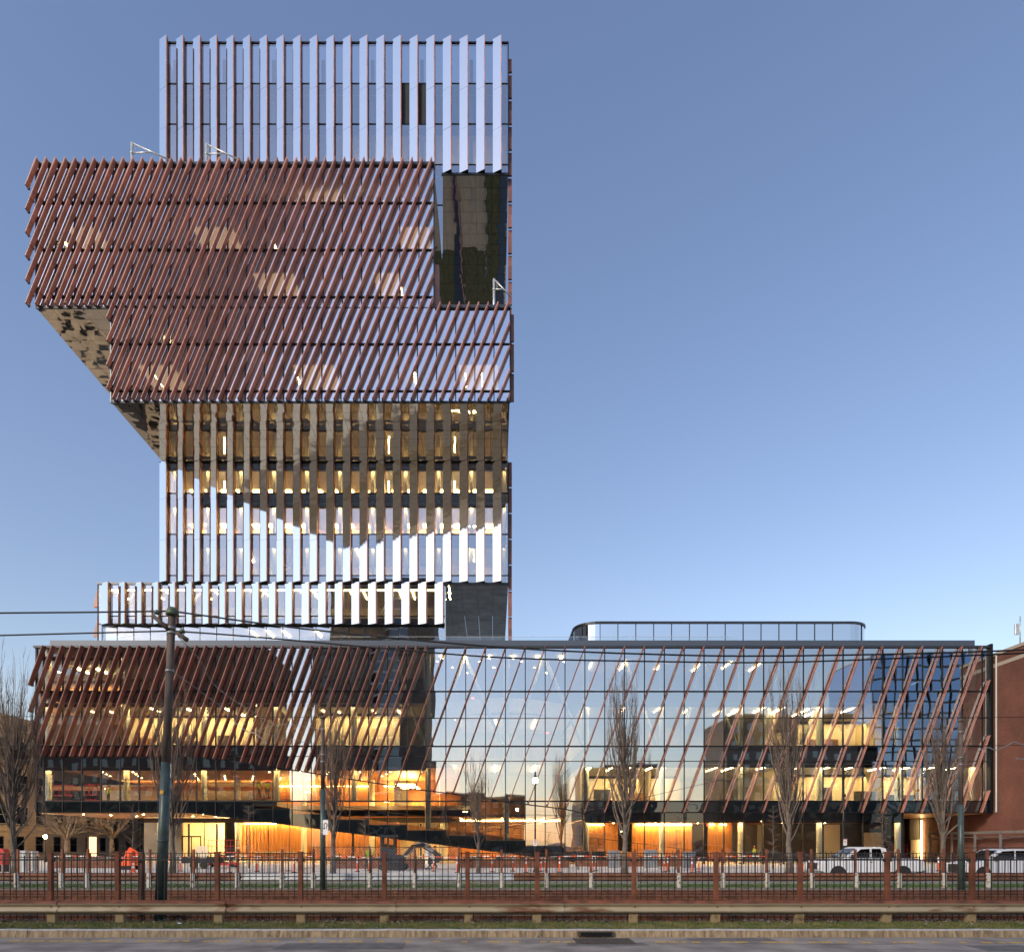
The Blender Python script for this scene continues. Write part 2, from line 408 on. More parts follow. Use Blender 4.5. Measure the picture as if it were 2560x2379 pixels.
# right flank of the cantilever block: polished wall with terracotta fins in profile
flank = bar(upper, 'flank_wall', XN - .1, XN, D0 + .12, YB, 54.2, 67.9, M['mirror_fin'])
for k in range(3):
    m = MB(); y = D0 + .9 + k * 2.6; zt = 59.2 - k * 1.1
    m.prism([(y, 54.2), (y + .35, 54.2), (y + .35, zt - .6), (y, zt)], lambda p, a: (a, p[0], p[1]), XN + .004, XN + .42)
    m.build('fin', [M['terracotta']], upper)

# terrace in the notch (roof of the lower block): deck, planting, pavers
bar(lower, 'terrace_pavers', XN + .1, 1.4, D0 + .4, YB, 54.142, 54.2, M['dark_metal'])
bar(lower, 'terrace_slab', -9, 1.9, YB + .01, 128, 53.6, 54.19, M['dark_metal'])
bar(lower, 'wood_deck', -5.3, -1.35, 97, 112, 54.2, 54.3, M['deck_wood'])
bar(lower, 'sedum_bed', -1.3, .7, 97, 124, 54.2, 54.38, M['sedum'])
bar(lower, 'sedum_bed', -5.3, -1.35, 112.2, 124, 54.2, 54.36, M['sedum'])
bar(lower, 'deck_edge', -5.6, -5.35, 96, 124, 54.2, 54.5, M['terracotta'])
bar(lower, 'paver_strip', .75, 1.88, 96, 127, 54.2, 54.26, M['parapet'])
bar(lower, 'planter_rim', -1.35, -1.28, 97, 118, 54.3, 54.5, M['steel_white'])
for k in range(5): bar(lower, 'deck_board_stack', -3.6 + .12 * k, -3.5 + .12 * k, 101 + .3 * k, 106 - .3 * k, 54.31, 54.36, M['steel_white'] if k == 2 else M['deck_wood'])

# ---- tower shaft and crown (front plane D1): saw-tooth polished panels with terracotta returns
MOD0, MODP = PX(399, D1), 41.65 * D1 / FPX
def saw_fin_mesh(h, wd=.90, pr=.42, th=.09):
    m = MB()
    def ring(z): return [(0, 0, z), (wd, -pr, z), (wd + th, -pr, z), (wd + th, 0, z)]
    a, b = ring(0), ring(h)
    m.add(a + b, [(0, 1, 5, 4)], 0)
    m.add(a + b, [(1, 2, 6, 5), (2, 3, 7, 6)], 1)
    m.add(a + b, [(3, 0, 4, 7), (3, 2, 1, 0), (4, 5, 6, 7)], 2)
    return m.mesh('saw_fin', [M['mirror_fin'], M['terracotta'], M['black_metal']])
_saw = {}
def saw_fin(parent, x, Y, z0, z1):
    h = round(z1 - z0 - .02, 3)
    if h not in _saw: _saw[h] = saw_fin_mesh(h)
    return inst('fin', _saw[h], parent, (x, Y - .03, z0 + .01), (random.gauss(0, .001), 0, random.gauss(0, .004)))

def saw_wall(parent, xs, xr, zs, joints, z_fin0, z_fin1, glassm, skip=()):
    zj = [z_fin0] + joints + [z_fin1]
    for k, x in enumerate(xs):
        for a, b in zip(zj[:-1], zj[1:]): saw_fin(parent, x, D1, a, b)
        x1 = xs[k + 1] if k + 1 < len(xs) else xr
        for i in range(len(zs) - 1):
            mt = M['louver'] if (k, i) in skip else glassm
            pane(parent, x + .99, x1 - .01, D1 + .02, zs[i] + .06, zs[i + 1] - .06, mt, 'pane' if mt is glassm else 'louver_panel')
        bar(parent, 'spandrel_back', x - .005, x + .995, D1 + .05, D1 + .15, zs[0], zs[-1], M['dark_wall'])
    for z in zs[1:-1]: bar(parent, 'transom', xs[0] + .9, xr, D1 - .02, D1 + .13, z - .06, z + .06, M['black_metal'])

shaft_x = [MOD0 + k * MODP for k in range(21)]
crown = MB().box(-30, -6, D1 + 11, YB - 2, 77.6, 91).build('crown_block', M['dark_wall'], building)
cz = [68.4, 73.85, 78.4, 82.96, 87.5, 92.05]
# above the cantilever block's roof the shaft runs down to z 68; over the notch it stops at 77.35
left_n = [x for x in shaft_x if x + .95 < XN + .3]
right_n = [x for x in shaft_x if x + .95 >= XN + .3]
saw_wall(crown, left_n, right_n[0], cz, [72.9, 77.6, 82.2, 86.7], 68.0, 92.45, M['tower_glass'], skip=((14, 3), (15, 3)))
saw_wall(crown, right_n, XR, [77.4, 78.4, 82.96, 87.5, 92.05], [82.2, 86.7], 77.42, 92.45, M['tower_glass'])
bar(crown, 'coping', shaft_x[0] + .95, XR + .05, D1 - .06, D1 + .3, 92.0, 92.16, M['black_metal'])
bar(crown, 'corner_post', XR - .04, XR + .06, D1 - .05, D1 + .3, 77.3, 92.1, M['black_metal'])
bar(crown, 'base_trim', XN, XR + .05, D1 - .08, D1 + .05, 77.2, 77.42, M['black_metal'])
soffit(crown, XN, XR, D1, YB, 77.2, 4, 16, .003)
bar(crown, 'flank_wall', XN - .1, XN + .004, D1 + .2, YB, 68, 77.25, M['mirror_fin'])
bar(crown, 'side_wall', XR - .15, XR - .02, D1 + .3, YB, 77.5, 92, M['grey_wall'])
bar(crown, 'side_wall', shaft_x[0] + .05, shaft_x[0] + .2, D1 + .3, YB, 68, 92, M['grey_wall'])
for z in (73.85, 78.4, 82.96, 87.5):
    x1 = XR - .2 if z > 77.6 else XN - .2
    bar(crown, 'floor_slab', shaft_x[0] + .25, x1, D1 + .2, YB - 3, z - .35, z, M['carpet'])
    bar(crown, 'ceiling', shaft_x[0] + .25, x1, D1 + .4, YB - 3, z - 1.0, z - .9, M['white_ceiling'])
bar(crown, 'roof_deck', shaft_x[0] + .2, -30.2, D1 + 1, YB, 88.6, 88.7, M['parapet'])
bar(crown, 'roof_beam', shaft_x[0] + .3, XR - .2, D1 + 3.2, D1 + 3.6, 89.6, 90.3, M['parapet'])
bar(crown, 'roof_beam', shaft_x[0] + .3, XR - .2, D1 + 3.0, D1 + 3.4, 87.7, 88.6, M['parapet'])
for k in range(0, 21, 3): bar(crown, 'column', shaft_x[k] + 1.1, shaft_x[k] + 1.5, D1 + .9, D1 + 1.3, 68.2 if k < 16 else 77.5, 91.2, M['white_paint'])
bar(crown, 'back_wall', shaft_x[0] + .3, XR - .3, D1 + 7, D1 + 7.2, 77.6, 87.2, M['grey_wall'])
bar(crown, 'back_wall', shaft_x[0] + .3, XN - .3, D1 + 7, D1 + 7.2, 68.3, 77.5, M['grey_wall'])
strip(crown, PX(726 * 1.287, D1 + 2), D1 + 1.2, D1 + 2.6, 77.4, .16, 'lamp')
for px in (845, 870, 900, 1080, 1110): bar(crown, 'light_strip', PX(px + 70, D1 + 5), PX(px + 110, D1 + 5), D1 + 6.6, D1 + 6.8, 79.4, 79.5, M['lamp_soft'])
for px in (450, 560, 1090, 1190): bar(crown, 'light_strip', PX(px, D1 + 5), PX(px + 12, D1 + 5), D1 + 4, D1 + 6.8, 81.9, 81.96, M['lamp_soft'])

shaft = MB().box(-30, -6.5, D1 + 11, YB - 2, 21.6, 45).build('tower_shaft', M['dark_wall'], building)
sz = [31.4, 32.27, 36.9, 41.5, 44.98]
saw_wall(shaft, shaft_x, XR, sz, [36.15, 40.75], 31.5, 44.98, M['tower_glass'])
bar(shaft, 'corner_post', XR - .04, XR + .06, D1 - .05, D1 + .3, 31.2, 44.95, M['black_metal'])
bar(shaft, 'base_trim', XN, XR + .05, D1 - .08, D1 + .05, 31.2, 31.45, M['black_metal'])
bar(shaft, 'head_trim', shaft_x[0], XR, D1 - .12, D1 - .06, 44.9, 44.995, M['black_metal'])
soffit(shaft, XN + .3, XR, D1, YB, 31.2, 4, 16, .003)
bar(shaft, 'side_wall', XR - .15, XR - .02, D1 + .3, YB, 31.3, 44.9, M['grey_wall'])
bar(shaft, 'side_wall', shaft_x[0] + .05, shaft_x[0] + .2, D1 + .3, YB, 31.3, 44.9, M['grey_wall'])
for z in (32.27, 36.9, 41.5):
    bar(shaft, 'floor_slab', shaft_x[0] + .25, XR - .2, D1 + .2, D1 + 10.5, z - .35, z, M['carpet'])
    bar(shaft, 'ceiling', shaft_x[0] + .25, XR - .2, D1 + .4, D1 + 10.5, z - 1.0, z - .9, M['white_ceiling'])
bar(shaft, 'ceiling', shaft_x[0] + .25, XR - .2, D1 + .4, D1 + 10.5, 44.6, 44.7, M['white_ceiling'])
bar(shaft, 'back_wall', shaft_x[0] + .3, XR - .3, D1 + 6.5, D1 + 6.7, 31.5, 44.6, M['amber_wall'])
for k in range(0, 21, 2):
    bar(shaft, 'column', shaft_x[k] + 1.15, shaft_x[k] + 1.5, D1 + .9, D1 + 1.25, 31.5, 44.5, M['white_paint'])
for k in range(21):                                              # the storey under the soffit is fully lit
    if k in (3, 8, 13, 17, 18): bar(shaft, 'light_strip', shaft_x[k] + 1.2, shaft_x[k] + 1.32, D1 + 1.0, D1 + 1.1, 41.6, 43.4, M['lamp'])
for k in (17, 18): bar(shaft, 'light_strip', shaft_x[k] + 1.0, shaft_x[k] + 1.8, D1 + 1.4, D1 + 1.5, 38.4, 38.5, M['lamp'])
for k in (18, 4, 11): strip(shaft, shaft_x[k] + 1.3, D1 + 1.2, D1 + 5.0, 35.85, .12, 'lamp')

M_ = None
for k in range(20):
    for zc in ((44.6, 40.5) if k % 5 != 3 else (44.6,)): bar(shaft, 'wash_light', shaft_x[k] + 1.0, shaft_x[k] + 1.9, D1 + 5.2, D1 + 6.2, zc - .06, zc - .012, M['wash_amber'])  # added glowing plates brighten the back wall
for zc, mt in ((44.6, 'wash_amber'), (40.5, 'wash_amber'), (35.9, 'wash_dim')):
    bar(shaft, 'bulkhead', shaft_x[0] + .3, XR - .3, D1 + .32, D1 + .4, zc - .42, zc - .002, M['dark_wall']); bar(shaft, 'wash_light', shaft_x[0] + .4, XR - .4, D1 + .45, D1 + .7, zc - .07, zc - .012, M[mt])  # added lamp brightens each storey, added baffle hides it from the street

# ---- base block under the shaft
basex = [PX(254, D1) + k * MODP for k in range(21)]
base = MB().box(XL + 3, XN - 1, D1 + 11, YB - 2, 21.6, 31).build('tower_base', M['dark_wall'], building)
BX1 = PX(1112, D1)
pane(base, XL, basex[0] - .02, D1 + .02, 22.0, 31.2, M['tower_glass'])
saw_wall(base, basex, BX1, [26.85, 27.7, 31.25], [], 26.75, 31.42, M['tower_glass'])
bar(base, 'coping', XL - .05, shaft_x[0], D1 - .1, D1 + .3, 31.26, 31.5, M['parapet'])
bar(base, 'coping', XL + 1.1, shaft_x[0], D1 + 2, D1 + 2.3, 31.5, 32.05, M['parapet'])
bar(base, 'corner_post', XL - .05, XL + .05, D1 - .05, D1 + .2, 21.6, 31.3, M['black_metal'])
x = XL + .05; k = 0
while x < BX1 - .3:
    x1 = min(x + MODP, BX1)
    pane(base, x + .03, x1 - .03, D1 + .45, 21.7, 26.7, M['podium_glass'])
    bar(base, 'mullion', x - .03, x + .03, D1 + .4, D1 + .55, 21.6, 26.8, M['black_metal']); x = x1
bar(base, 'soffit_strip', XL, BX1, D1 - .02, D1 + .6, 26.76, 26.84, M['black_metal'])
bar(base, 'flank_wall', BX1 - .02, BX1 + .1, D1 + .1, YB, 21.6, 31.15, M['mirror_soffit'])
bar(base, 'floor_slab', XL + .2, BX1 - .2, D1 + .6, D1 + 10.5, 27.3, 27.65, M['carpet'])
bar(base, 'ceiling', XL + .2, BX1 - .2, D1 + .5, D1 + 10.5, 30.9, 31.0, M['white_ceiling'])
bar(base, 'ceiling', XL + .2, BX1 - .2, D1 + .6, D1 + 10.5, 26.6, 26.7, M['white_ceiling'])
bar(base, 'back_wall', XL + .2, BX1 - .2, D1 + 6.5, D1 + 6.7, 21.7, 30.9, M['cream'])
for k in range(0, 21):
    if k % 3 != 1: strip(base, basex[k] + 1.1 + (k % 3) * .2, D1 + 1.2, D1 + 3.6, 30.88, .12, 'lamp' if k % 4 == 0 else 'lamp_soft')
bar(base, 'wash_light', XL + .5, BX1 - .5, D1 + .55, D1 + .8, 30.82, 30.88, M['wash_dim'])  # added lamp, only there to brighten these rooms
for k in (8, 9, 10, 12): strip(base, basex[k] + 1.2, D1 + 1.5, D1 + 4, 26.58, .13, 'lamp')
for k in range(5):
    m = MB(); x0 = basex[0] + 1.2 + k * 7.4
    m.tube([(x0, D1 + 1.6, 27.7), (x0 + 1.7, D1 + 1.6, 30.9)], .16, 6); m.build('brace', M['white_paint'], base)
# terracotta fins of the west flank, seen in profile at the corner
for z0, z1 in ((21.8, 24.0), (25.5, 27.5), (28.8, 30.9)):
    m = MB(); m.prism([(-.0, z0), (-.62, z0), (-.12, z1), (0, z1)], lambda p, a: (XL - .06 + p[0], a, p[1]), D1 + .2, D1 + .5); m.build('fin', M['terracotta'], base)

# east flank fins of the tower, in profile along the right edge
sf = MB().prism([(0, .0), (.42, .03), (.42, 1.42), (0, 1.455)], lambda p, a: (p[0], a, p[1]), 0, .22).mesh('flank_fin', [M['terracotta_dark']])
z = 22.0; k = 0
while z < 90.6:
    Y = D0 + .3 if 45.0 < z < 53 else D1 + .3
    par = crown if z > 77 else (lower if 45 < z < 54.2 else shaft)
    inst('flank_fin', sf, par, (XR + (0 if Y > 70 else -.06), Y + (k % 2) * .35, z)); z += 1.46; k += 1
# ---- podium
podium = MB().box(XL + 1, 47.5, 92, 145, .1, 21.2).build('podium', M['dark_wall'], building)
bx = [92.0] + [1065 - 47.8 * k for k in range(20, -1, -1)] + [1065 + 49.65 * k for k in range(1, 29)] + [2476.0]
Zr = {y: PZ(y, D0) for y in (1613, 1728, 1795, 1865, 1902, 2002, 2030)}
steps = [(636, 2003), (731, 2020.5), (828, 2033.6), (922, 2047), (1018, 2060.5), (1116, 2074), (1213, 2087.6), (1313, 2099.7), (1411, 2113.5), (1511, 2126.6)]
def step_y(xm):
    for x1, y in steps:
        if xm < x1: return y
    return None
def low_y(x): return 2030.0 if x < 470 else min(2030 + (x - 470) * .1285, 2163)
def P(x, y, Y=D0): return (PX(x, Y), Y, PZ(y, Y))
_lowpanes = 0
for i in range(len(bx) - 1):
    a, b = bx[i], bx[i + 1]; xa, xb = PX(a, D0) + .03, PX(b, D0) - .03; xm = (a + b) / 2
    for y0, y1 in ((1613, 1728), (1728, 1795), (1795, 1865), (1865, 1902), (1902, 2002)):
        if xm < 1065 and y0 == 1728: continue
        if xm < 1065 and y0 == 1795: y0 = 1728
        if xm < 1065 and y0 == 1865: y0, y1 = 1865, 1890
        if xm < 1065 and y0 == 1902: y0 = 1890
        pane(podium, xa, xb, D0, PZ(y1, D0) + .04, PZ(y0, D0) - .04, M['podium_glass'], jit=.0016)
    st = step_y(xm)
    if xm < 1511:
        yb0, yb1 = low_y(a), low_y(b)
        if st > 2003.5: pane(podium, xa, xb, D0, PZ(st, D0) + .03, Zr[2002] - .06, M['clear_glass'] if xm < 1065 else M['podium_glass'])
        if yb0 - st > 1:
            m = MB(); q = [(xa, D0, PZ(yb0, D0)), (xb, D0, PZ(yb1, D0)), (xb, D0, PZ(st, D0)), (xa, D0, PZ(st, D0))]
            m.quad(*q); m.hexa([(p[0], D0 + .06, p[2]) for p in (q[0], q[1])] + [(p[0], D0 + .2, p[2]) for p in (q[1], q[0])],
                               [(p[0], D0 + .06, p[2]) for p in (q[3], q[2])] + [(p[0], D0 + .2, p[2]) for p in (q[2], q[3])], 1)
            m.build('spandrel', [M['spandrel'], M['spandrel_back']], podium)
    else:
        m = MB(); m.quad((xa, D0, Zr[2030]), (xb, D0, Zr[2030]), (xb, D0, Zr[2002]), (xa, D0, Zr[2002])); m.box(xa, xb, D0 + .06, D0 + .2, Zr[2030], Zr[2002], 1)
        m.build('spandrel', [M['spandrel'], M['spandrel_back']], podium)
        if xm < 2275: pane(podium, xa, xb, D0 + .02, .12, Zr[2030] - .04, M['clear_glass'])
    if 1411 < xm < 1511: pass
for i, xx in enumerate(bx):
    X = PX(xx, D0)
    zb = PZ(low_y(xx), D0) if xx < 1411 else (.12 if 1411 <= xx < 2285 else Zr[2030])
    bar(podium, 'mullion', X - .04, X + .04, D0 - .07, D0 + .16, max(zb, .12), 21.4, M['black_metal'])
def hbar(name, x0, x1, y, t=.06, dy0=-.06, dy1=.14, mt='black_metal'):
    bar(podium, name, PX(x0, D0), PX(x1, D0), D0 + dy0, D0 + dy1, PZ(y, D0) - t, PZ(y, D0) + t, M[mt])
for y in (1728, 1865, 2002): hbar('transom', 92, 2478, y, .07)
for y in (1795, 1902): hbar('transom', 1065, 2476, y, .025, -.03, .1)
hbar('transom', 92, 1065, 1890, .035, -.03, .1)
hbar('transom', 1461, 2476, 2030, .05)
bar(podium, 'coping', PX(86, D0), PX(2478, D0), D0 - .2, D0 + .5, 21.16, 21.36, M['dark_metal'])
bar(podium, 'parapet', PX(125, 68.6), PX(2437, 68.6), 68.6, 69.0, 21.45, PZ(1600, 68.6), M['parapet'])
xs = PX(264, 70)
while xs < PX(1825, 70) - .5:
    pane(podium, xs + .02, xs + 1.84, 70, 21.6, PZ(1591.5, 70), M['clear_glass'], 'railing_pane', .0005); xs += 1.86
bar(podium, 'railing_cap', PX(264, 70), PX(1825, 70), 69.98, 70.02, PZ(1591.5, 70), PZ(1591.5, 70) + .03, M['steel_white'])
bar(podium, 'roof_deck', XL, PX(2470, D0), D0 + .5, 146, 21.35, 21.44, M['paver'])
bar(podium, 'corner_post', XL - .08, XL + .05, D0 - .08, D0 + .2, 5.18, 21.4, M['black_metal'])
bar(podium, 'end_wall', PX(2471, D0), PX(2477, D0), D0 - .3, D0 + 10, 5.18, 21.5, M['black_metal'])
bar(podium, 'end_trim', PX(2477.2, D0), PX(2479, D0), D0 - .72, D0 - .6, 5.18, 20.4, M['white_paint'])

# podium fins
def fin_foot(x):
    pts = [(0, 1891), (480, 1891), (560, 1898), (640, 1911), (760, 1927), (890, 1948), (1020, 1968), (1130, 1982), (1270, 2003), (1312, 2008), (1411, 2020), (1461, 2031), (2700, 2031)]
    for (x0, y0), (x1, y1) in zip(pts[:-1], pts[1:]):
        if x <= x1: return y0 + (y1 - y0) * (x - x0) / (x1 - x0)
SLP = .36
tops = []
x = 1065.0
while x > 92: tops.append(x); x -= 23.9
x = 1065 + 49.65
while x < 2478 + SLP * 420: tops.append(x); x += 49.65
DF = D0 - .45
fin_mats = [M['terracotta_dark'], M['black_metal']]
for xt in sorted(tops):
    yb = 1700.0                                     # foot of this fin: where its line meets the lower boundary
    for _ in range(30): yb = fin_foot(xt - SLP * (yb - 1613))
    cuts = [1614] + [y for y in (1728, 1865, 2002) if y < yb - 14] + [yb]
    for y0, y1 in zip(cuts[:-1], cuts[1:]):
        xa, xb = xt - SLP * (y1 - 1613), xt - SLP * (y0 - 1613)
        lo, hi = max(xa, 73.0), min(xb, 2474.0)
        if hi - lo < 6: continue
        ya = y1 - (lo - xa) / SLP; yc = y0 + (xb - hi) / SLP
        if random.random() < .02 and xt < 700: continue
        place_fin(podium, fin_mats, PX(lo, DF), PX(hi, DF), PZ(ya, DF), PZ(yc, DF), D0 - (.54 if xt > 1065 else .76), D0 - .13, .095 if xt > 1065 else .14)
# thin sloping rail where the fins stop
m = MB(); prev = None
for xx in (480, 560, 640, 760, 890, 1020, 1130, 1270, 1411, 1461):
    p = Vector((PX(xx, D0), D0 - .1, PZ(fin_foot(xx) + 1.5, D0)))
    if prev is not None: m.hexa([prev + Vector((0, -.05, -.05)), p + Vector((0, -.05, -.05)), p + Vector((0, .05, -.05)), prev + Vector((0, .05, -.05))],
                                [prev + Vector((0, -.05, .05)), p + Vector((0, -.05, .05)), p + Vector((0, .05, .05)), prev + Vector((0, .05, .05))])
    prev = p
m.build('foot_rail', M['black_metal'], podium)

# podium inside: floors, ceilings, walls, columns, braces, lights
X = lambda x: PX(x, D0)
xA, xB, xC, xD = X(96), X(1065), X(1461), X(2462)
Y0, Y1 = D0 + .3, 88.0
for z in (Zr[1865], Zr[1728]):
    bar(podium, 'floor_slab', xA, xB, Y0, Y1, z - .4, z, M['carpet']); bar(podium, 'floor_slab', xC, xD, Y0, Y1, z - .4, z, M['carpet'])
for zc in (Zr[1728] - 1.1, 20.4):
    bar(podium, 'ceiling', xA, xB, Y0 + .2, Y1, zc, zc + .1, M['white_ceiling']); bar(podium, 'ceiling', xC, xD, Y0 + .2, Y1, zc, zc + .1, M['white_ceiling'])
bar(podium, 'ceiling', xA, X(1130), Y0 + .2, 92, Zr[1865] - 2.0, Zr[1865] - 1.9, M['wood_ceiling'])
bar(podium, 'header', xA, xB, Y0, Y0 + .18, Zr[1865] - 2.0, Zr[1865] - .42, M['dark_wall'])
bar(podium, 'ceiling', xC, xD, Y0 + .2, Y1, Zr[1865] - 1.7, Zr[1865] - 1.6, M['white_ceiling'])
bar(podium, 'header', xC, xD, Y0, Y0 + .18, Zr[1865] - 1.55, Zr[1865] - .42, M['grey_wall'])
bar(podium, 'floor_slab', xA, X(690), Y0, Y1, Zr[2002] - .45, Zr[2002], M['grey_wall'])
bar(podium, 'floor_slab', X(690), xC, 73.5, Y1, Zr[2002] - .45, Zr[2002], M['grey_wall'])
bar(podium, 'floor_slab', xC, xD, Y0, Y1, Zr[2002] - .45, Zr[2002], M['grey_wall'])
bar(podium, 'wood_soffit', XL + .1, X(700), D0 + .25, 79, 5.1, 5.2, M['wood_ceiling'])
bar(podium, 'ceiling', X(520), X(1440), 73.6, 92, 5.0, 5.1, M['wood_ceiling'])
bar(podium, 'wood_soffit', X(2262), X(2470), D0 + .25, 79, 5.05, 5.16, M['wood_ceiling'])
bar(podium, 'ceiling', xC - .2, X(2262) - .02, Y0 + .2, 88, 4.4, 4.5, M['wood_ceiling'])
bar(podium, 'header', xC, X(2262), Y0, Y0 + .18, 4.4, 5.2, M['dark_wall'])
# back walls
def wall(x0, x1, Y, z0, z1, mt, name='back_wall'): return bar(podium, name, X(x0) * Y / D0, X(x1) * Y / D0, Y, Y + .2, z0, z1, M[mt])
wall(100, 300, 78, Zr[1728], 20.3, 'wood'); wall(300, 1060, 75, Zr[1728], 20.3, 'dark_wall')
wall(96, 318, 78, Zr[1865], Zr[1728] - 1.1, 'dark_wall'); wall(318, 640, 74, Zr[1865], Zr[1728] - 1.1, 'cream'); wall(640, 790, 74.6, Zr[1865], Zr[1728] - 1.1, 'grey_wall'); wall(790, 1000, 73, Zr[1865], Zr[1728] - 1.1, 'cream'); wall(1000, 1066, 74, Zr[1865], Zr[1728] - 1.1, 'dark_wall')
wall(250, 520, 86, Zr[2002], 9.6, 'grey_wall'); wall(520, 690, 82, Zr[2002], 9.6, 'dark_wall'); wall(690, 985, 80, Zr[2002], 9.6, 'wood'); wall(985, 1020, 80.5, Zr[2002], 9.6, 'dark_wall'); wall(1020, 1130, 82, Zr[2002], 9.6, 'wood')
for z0, z1 in ((Zr[2002], Zr[1865] - 1.7), (Zr[1865], Zr[1728] - 1.1), (Zr[1728], 20.4)):
    wall(1461, 1700, 80, z0, z1, 'cream'); wall(1700, 1990, 84, z0, z1, 'cream'); wall(1990, 2300, 78, z0, z1, 'cream'); wall(2300, 2462, 76, z0, z1, 'cream')
for q, yy in ((1466, 71), (1660, 72.5), (1985, 71), (2305, 73)):
    for z0, z1 in ((Zr[2002], Zr[1865] - 1.7), (Zr[1865], Zr[1728] - 1.1)):
        bar(podium, 'partition', X(q), X(q) + .18, yy, 84, z0, z1, M['cream'])
wall(1461, 1545, 76, .2, 4.4, 'wood'); wall(1545, 1580, 79, .2, 4.4, 'dark_wall'); wall(1580, 1730, 76, .2, 4.4, 'wood'); wall(1730, 1770, 78, .2, 4.4, 'dark_wall'); wall(1770, 1830, 76, .2, 4.4, 'wood'); wall(1830, 1935, 80, .2, 4.4, 'grey_wall'); wall(1935, 2262, 76, .2, 4.4, 'dark_wall')
wall(2050, 2100, 75.6, .2, 4.3, 'cream'); wall(2160, 2210, 75.6, .2, 3.4, 'cream')
# lobby behind the overhang: recessed glass wall
YLB = 77.0
q0, q1 = 350, 1420
xs = [q0 + k * 53.5 for k in range(21)]
for a, b in zip(xs[:-1], xs[1:]):
    pane(podium, PX(a, YLB) + .02, PX(b, YLB) - .02, YLB, .15, 4.55, M['clear_glass'], 'lobby_pane')
    bar(podium, 'lobby_mullion', PX(a, YLB) - .025, PX(a, YLB) + .025, YLB - .06, YLB + .06, .12, 4.6, M['black_metal'])
bar(podium, 'lobby_header', PX(q0, YLB), PX(1150, YLB), YLB - .08, YLB + .1, 4.58, 5.08, M['dark_wall'])
wall(455, 560, 82, .2, 5, 'cream'); wall(600, 1000, 81, .2, 5, 'wood'); wall(1000, 1120, 83, .2, 5, 'cream'); wall(1120, 1440, 84, .2, 5, 'wood'); wall(360, 455, 87, .2, 5, 'grey_wall')
bar(podium, 'lobby_floor', X(345), xC, 70, 90, .1, .16, M['grey_wall'])
bar(podium, 'ground_floor', xC, X(2275), Y0 + .1, 88, .08, .14, M['grey_wall'])
for a, b in ((612, 690), (700, 820), (830, 990)): bar(podium, 'light_strip', PX(a, 80.6), PX(b, 80.6), 80.5, 80.75, 4.5, 4.58, M['lamp_hot'])
bar(podium, 'light_strip', PX(560, 81.6), PX(600, 81.6), 78.5, 81, 4.85, 4.9, M['lamp'])
for a, b in ((440, 520), (1150, 1400)): bar(podium, 'light_strip', PX(a, 80), PX(b, 80), 80, 80.2, 4.8, 4.88, M['lamp_hot'])
# entrance door frame with its number
df = MB(); xd = PX(455, YLB)
for dx in (0, 1.05, 2.1): df.box(xd + dx, xd + dx + .09, YLB - .1, YLB - .02, .15, 2.9)
df.box(xd, xd + 2.19, YLB - .1, YLB - .02, 2.9, 3.05); df.build('door_frame', M['black_metal'], podium)
# cove and ceiling lights
for a, b in ((690, 740), (745, 800), (805, 860), (868, 922), (960, 990)): bar(podium, 'light_strip', PX(a, 79.6), PX(b, 79.6), 79.5, 79.8, 8.85, 8.93, M['lamp_hot'])
bar(podium, 'light_strip', PX(995, 76), PX(1040, 76), 74, 80, 8.6, 8.66, M['lamp_hot'])
for a, b in ((1463, 1492), (1495, 1510), (1590, 1650), (1655, 1728), (1775, 1785), (1800, 1815)): bar(podium, 'light_strip', PX(a, 75.6), PX(b, 75.6), 75.5, 75.8, 4.2, 4.3, M['lamp_hot'])
dl = MB().cyl((0, 0, 0), .09, .02, 8).mesh('downlight', M['lamp'])
for k in range(46): inst('downlight', dl, podium, (X(130) + (X(1040) - X(130)) * ((k * 7) % 46) / 45, 68.5 + (k % 6) * 2.1, Zr[1865] - 2.03))
for k in range(14): inst('downlight', dl, podium, (X(180) + k * 1.5, 68.0 + (k % 4) * 2.2, 5.07))
for k in range(26): inst('downlight', dl, podium, (X(1480) + k * 1.15, 68.0 + (k % 4) * 2.0, 4.37))
for a, b in ((110, 260), (270, 420), (430, 560), (565, 685)): bar(podium, 'light_strip', PX(a, 81), PX(b, 81), 81, 81.3, 8.7, 8.78, M['lamp_hot']); bar(podium, 'valance', PX(a - 3, 81), PX(b + 3, 81), 80.8, 80.85, 8.45, 8.98, M['wood'])  # added uplights make the timber ceiling glow, added lip hides them
for px in (395, 480, 575): strip(podium, PX(px, 70), 68.6, 70.4, Zr[1728] - 1.14, .16, 'lamp'); strip(podium, PX(px + 30, 72), 71.4, 73.4, Zr[1728] - 1.14, .2, 'lamp')  # second, deeper strip of each pair is added to brighten the rooms
for px in (150, 215, 260): strip(podium, PX(px, 72), 70, 72.5, 20.3, .14, 'lamp')
for px in (240, 285, 815, 850, 938, 1000): strip(podium, PX(px, 71), 69.5, 71, Zr[1728] - 1.14, .12, 'lamp_soft')
rnd0 = random.Random(17)
zones = ((Zr[1865] - 1.72, ((1470, 1660, 'lamp', 2.4), (1660, 1845, 'lamp_soft', 5.0), (1850, 2450, 'lamp', 2.6))),
         (Zr[1728] - 1.14, ((1470, 1850, 'lamp_soft', 3.0), (1860, 2170, 'lamp', 2.3))),
         (20.36, ((1480, 2000, 'lamp_soft', 3.6),)))
for zc, zs_l in zones:
    for a, b, mt, sp_ in zs_l:
        xx = X(a + 12); k = 0
        while xx < X(b):
            y0 = rnd0.uniform(67.4, 69.2); strip(podium, xx + rnd0.uniform(-.3, .3), y0, y0 + rnd0.uniform(2.2, 4.2), zc, .09, mt)
            xx += sp_ * rnd0.uniform(.8, 1.25); k += 1
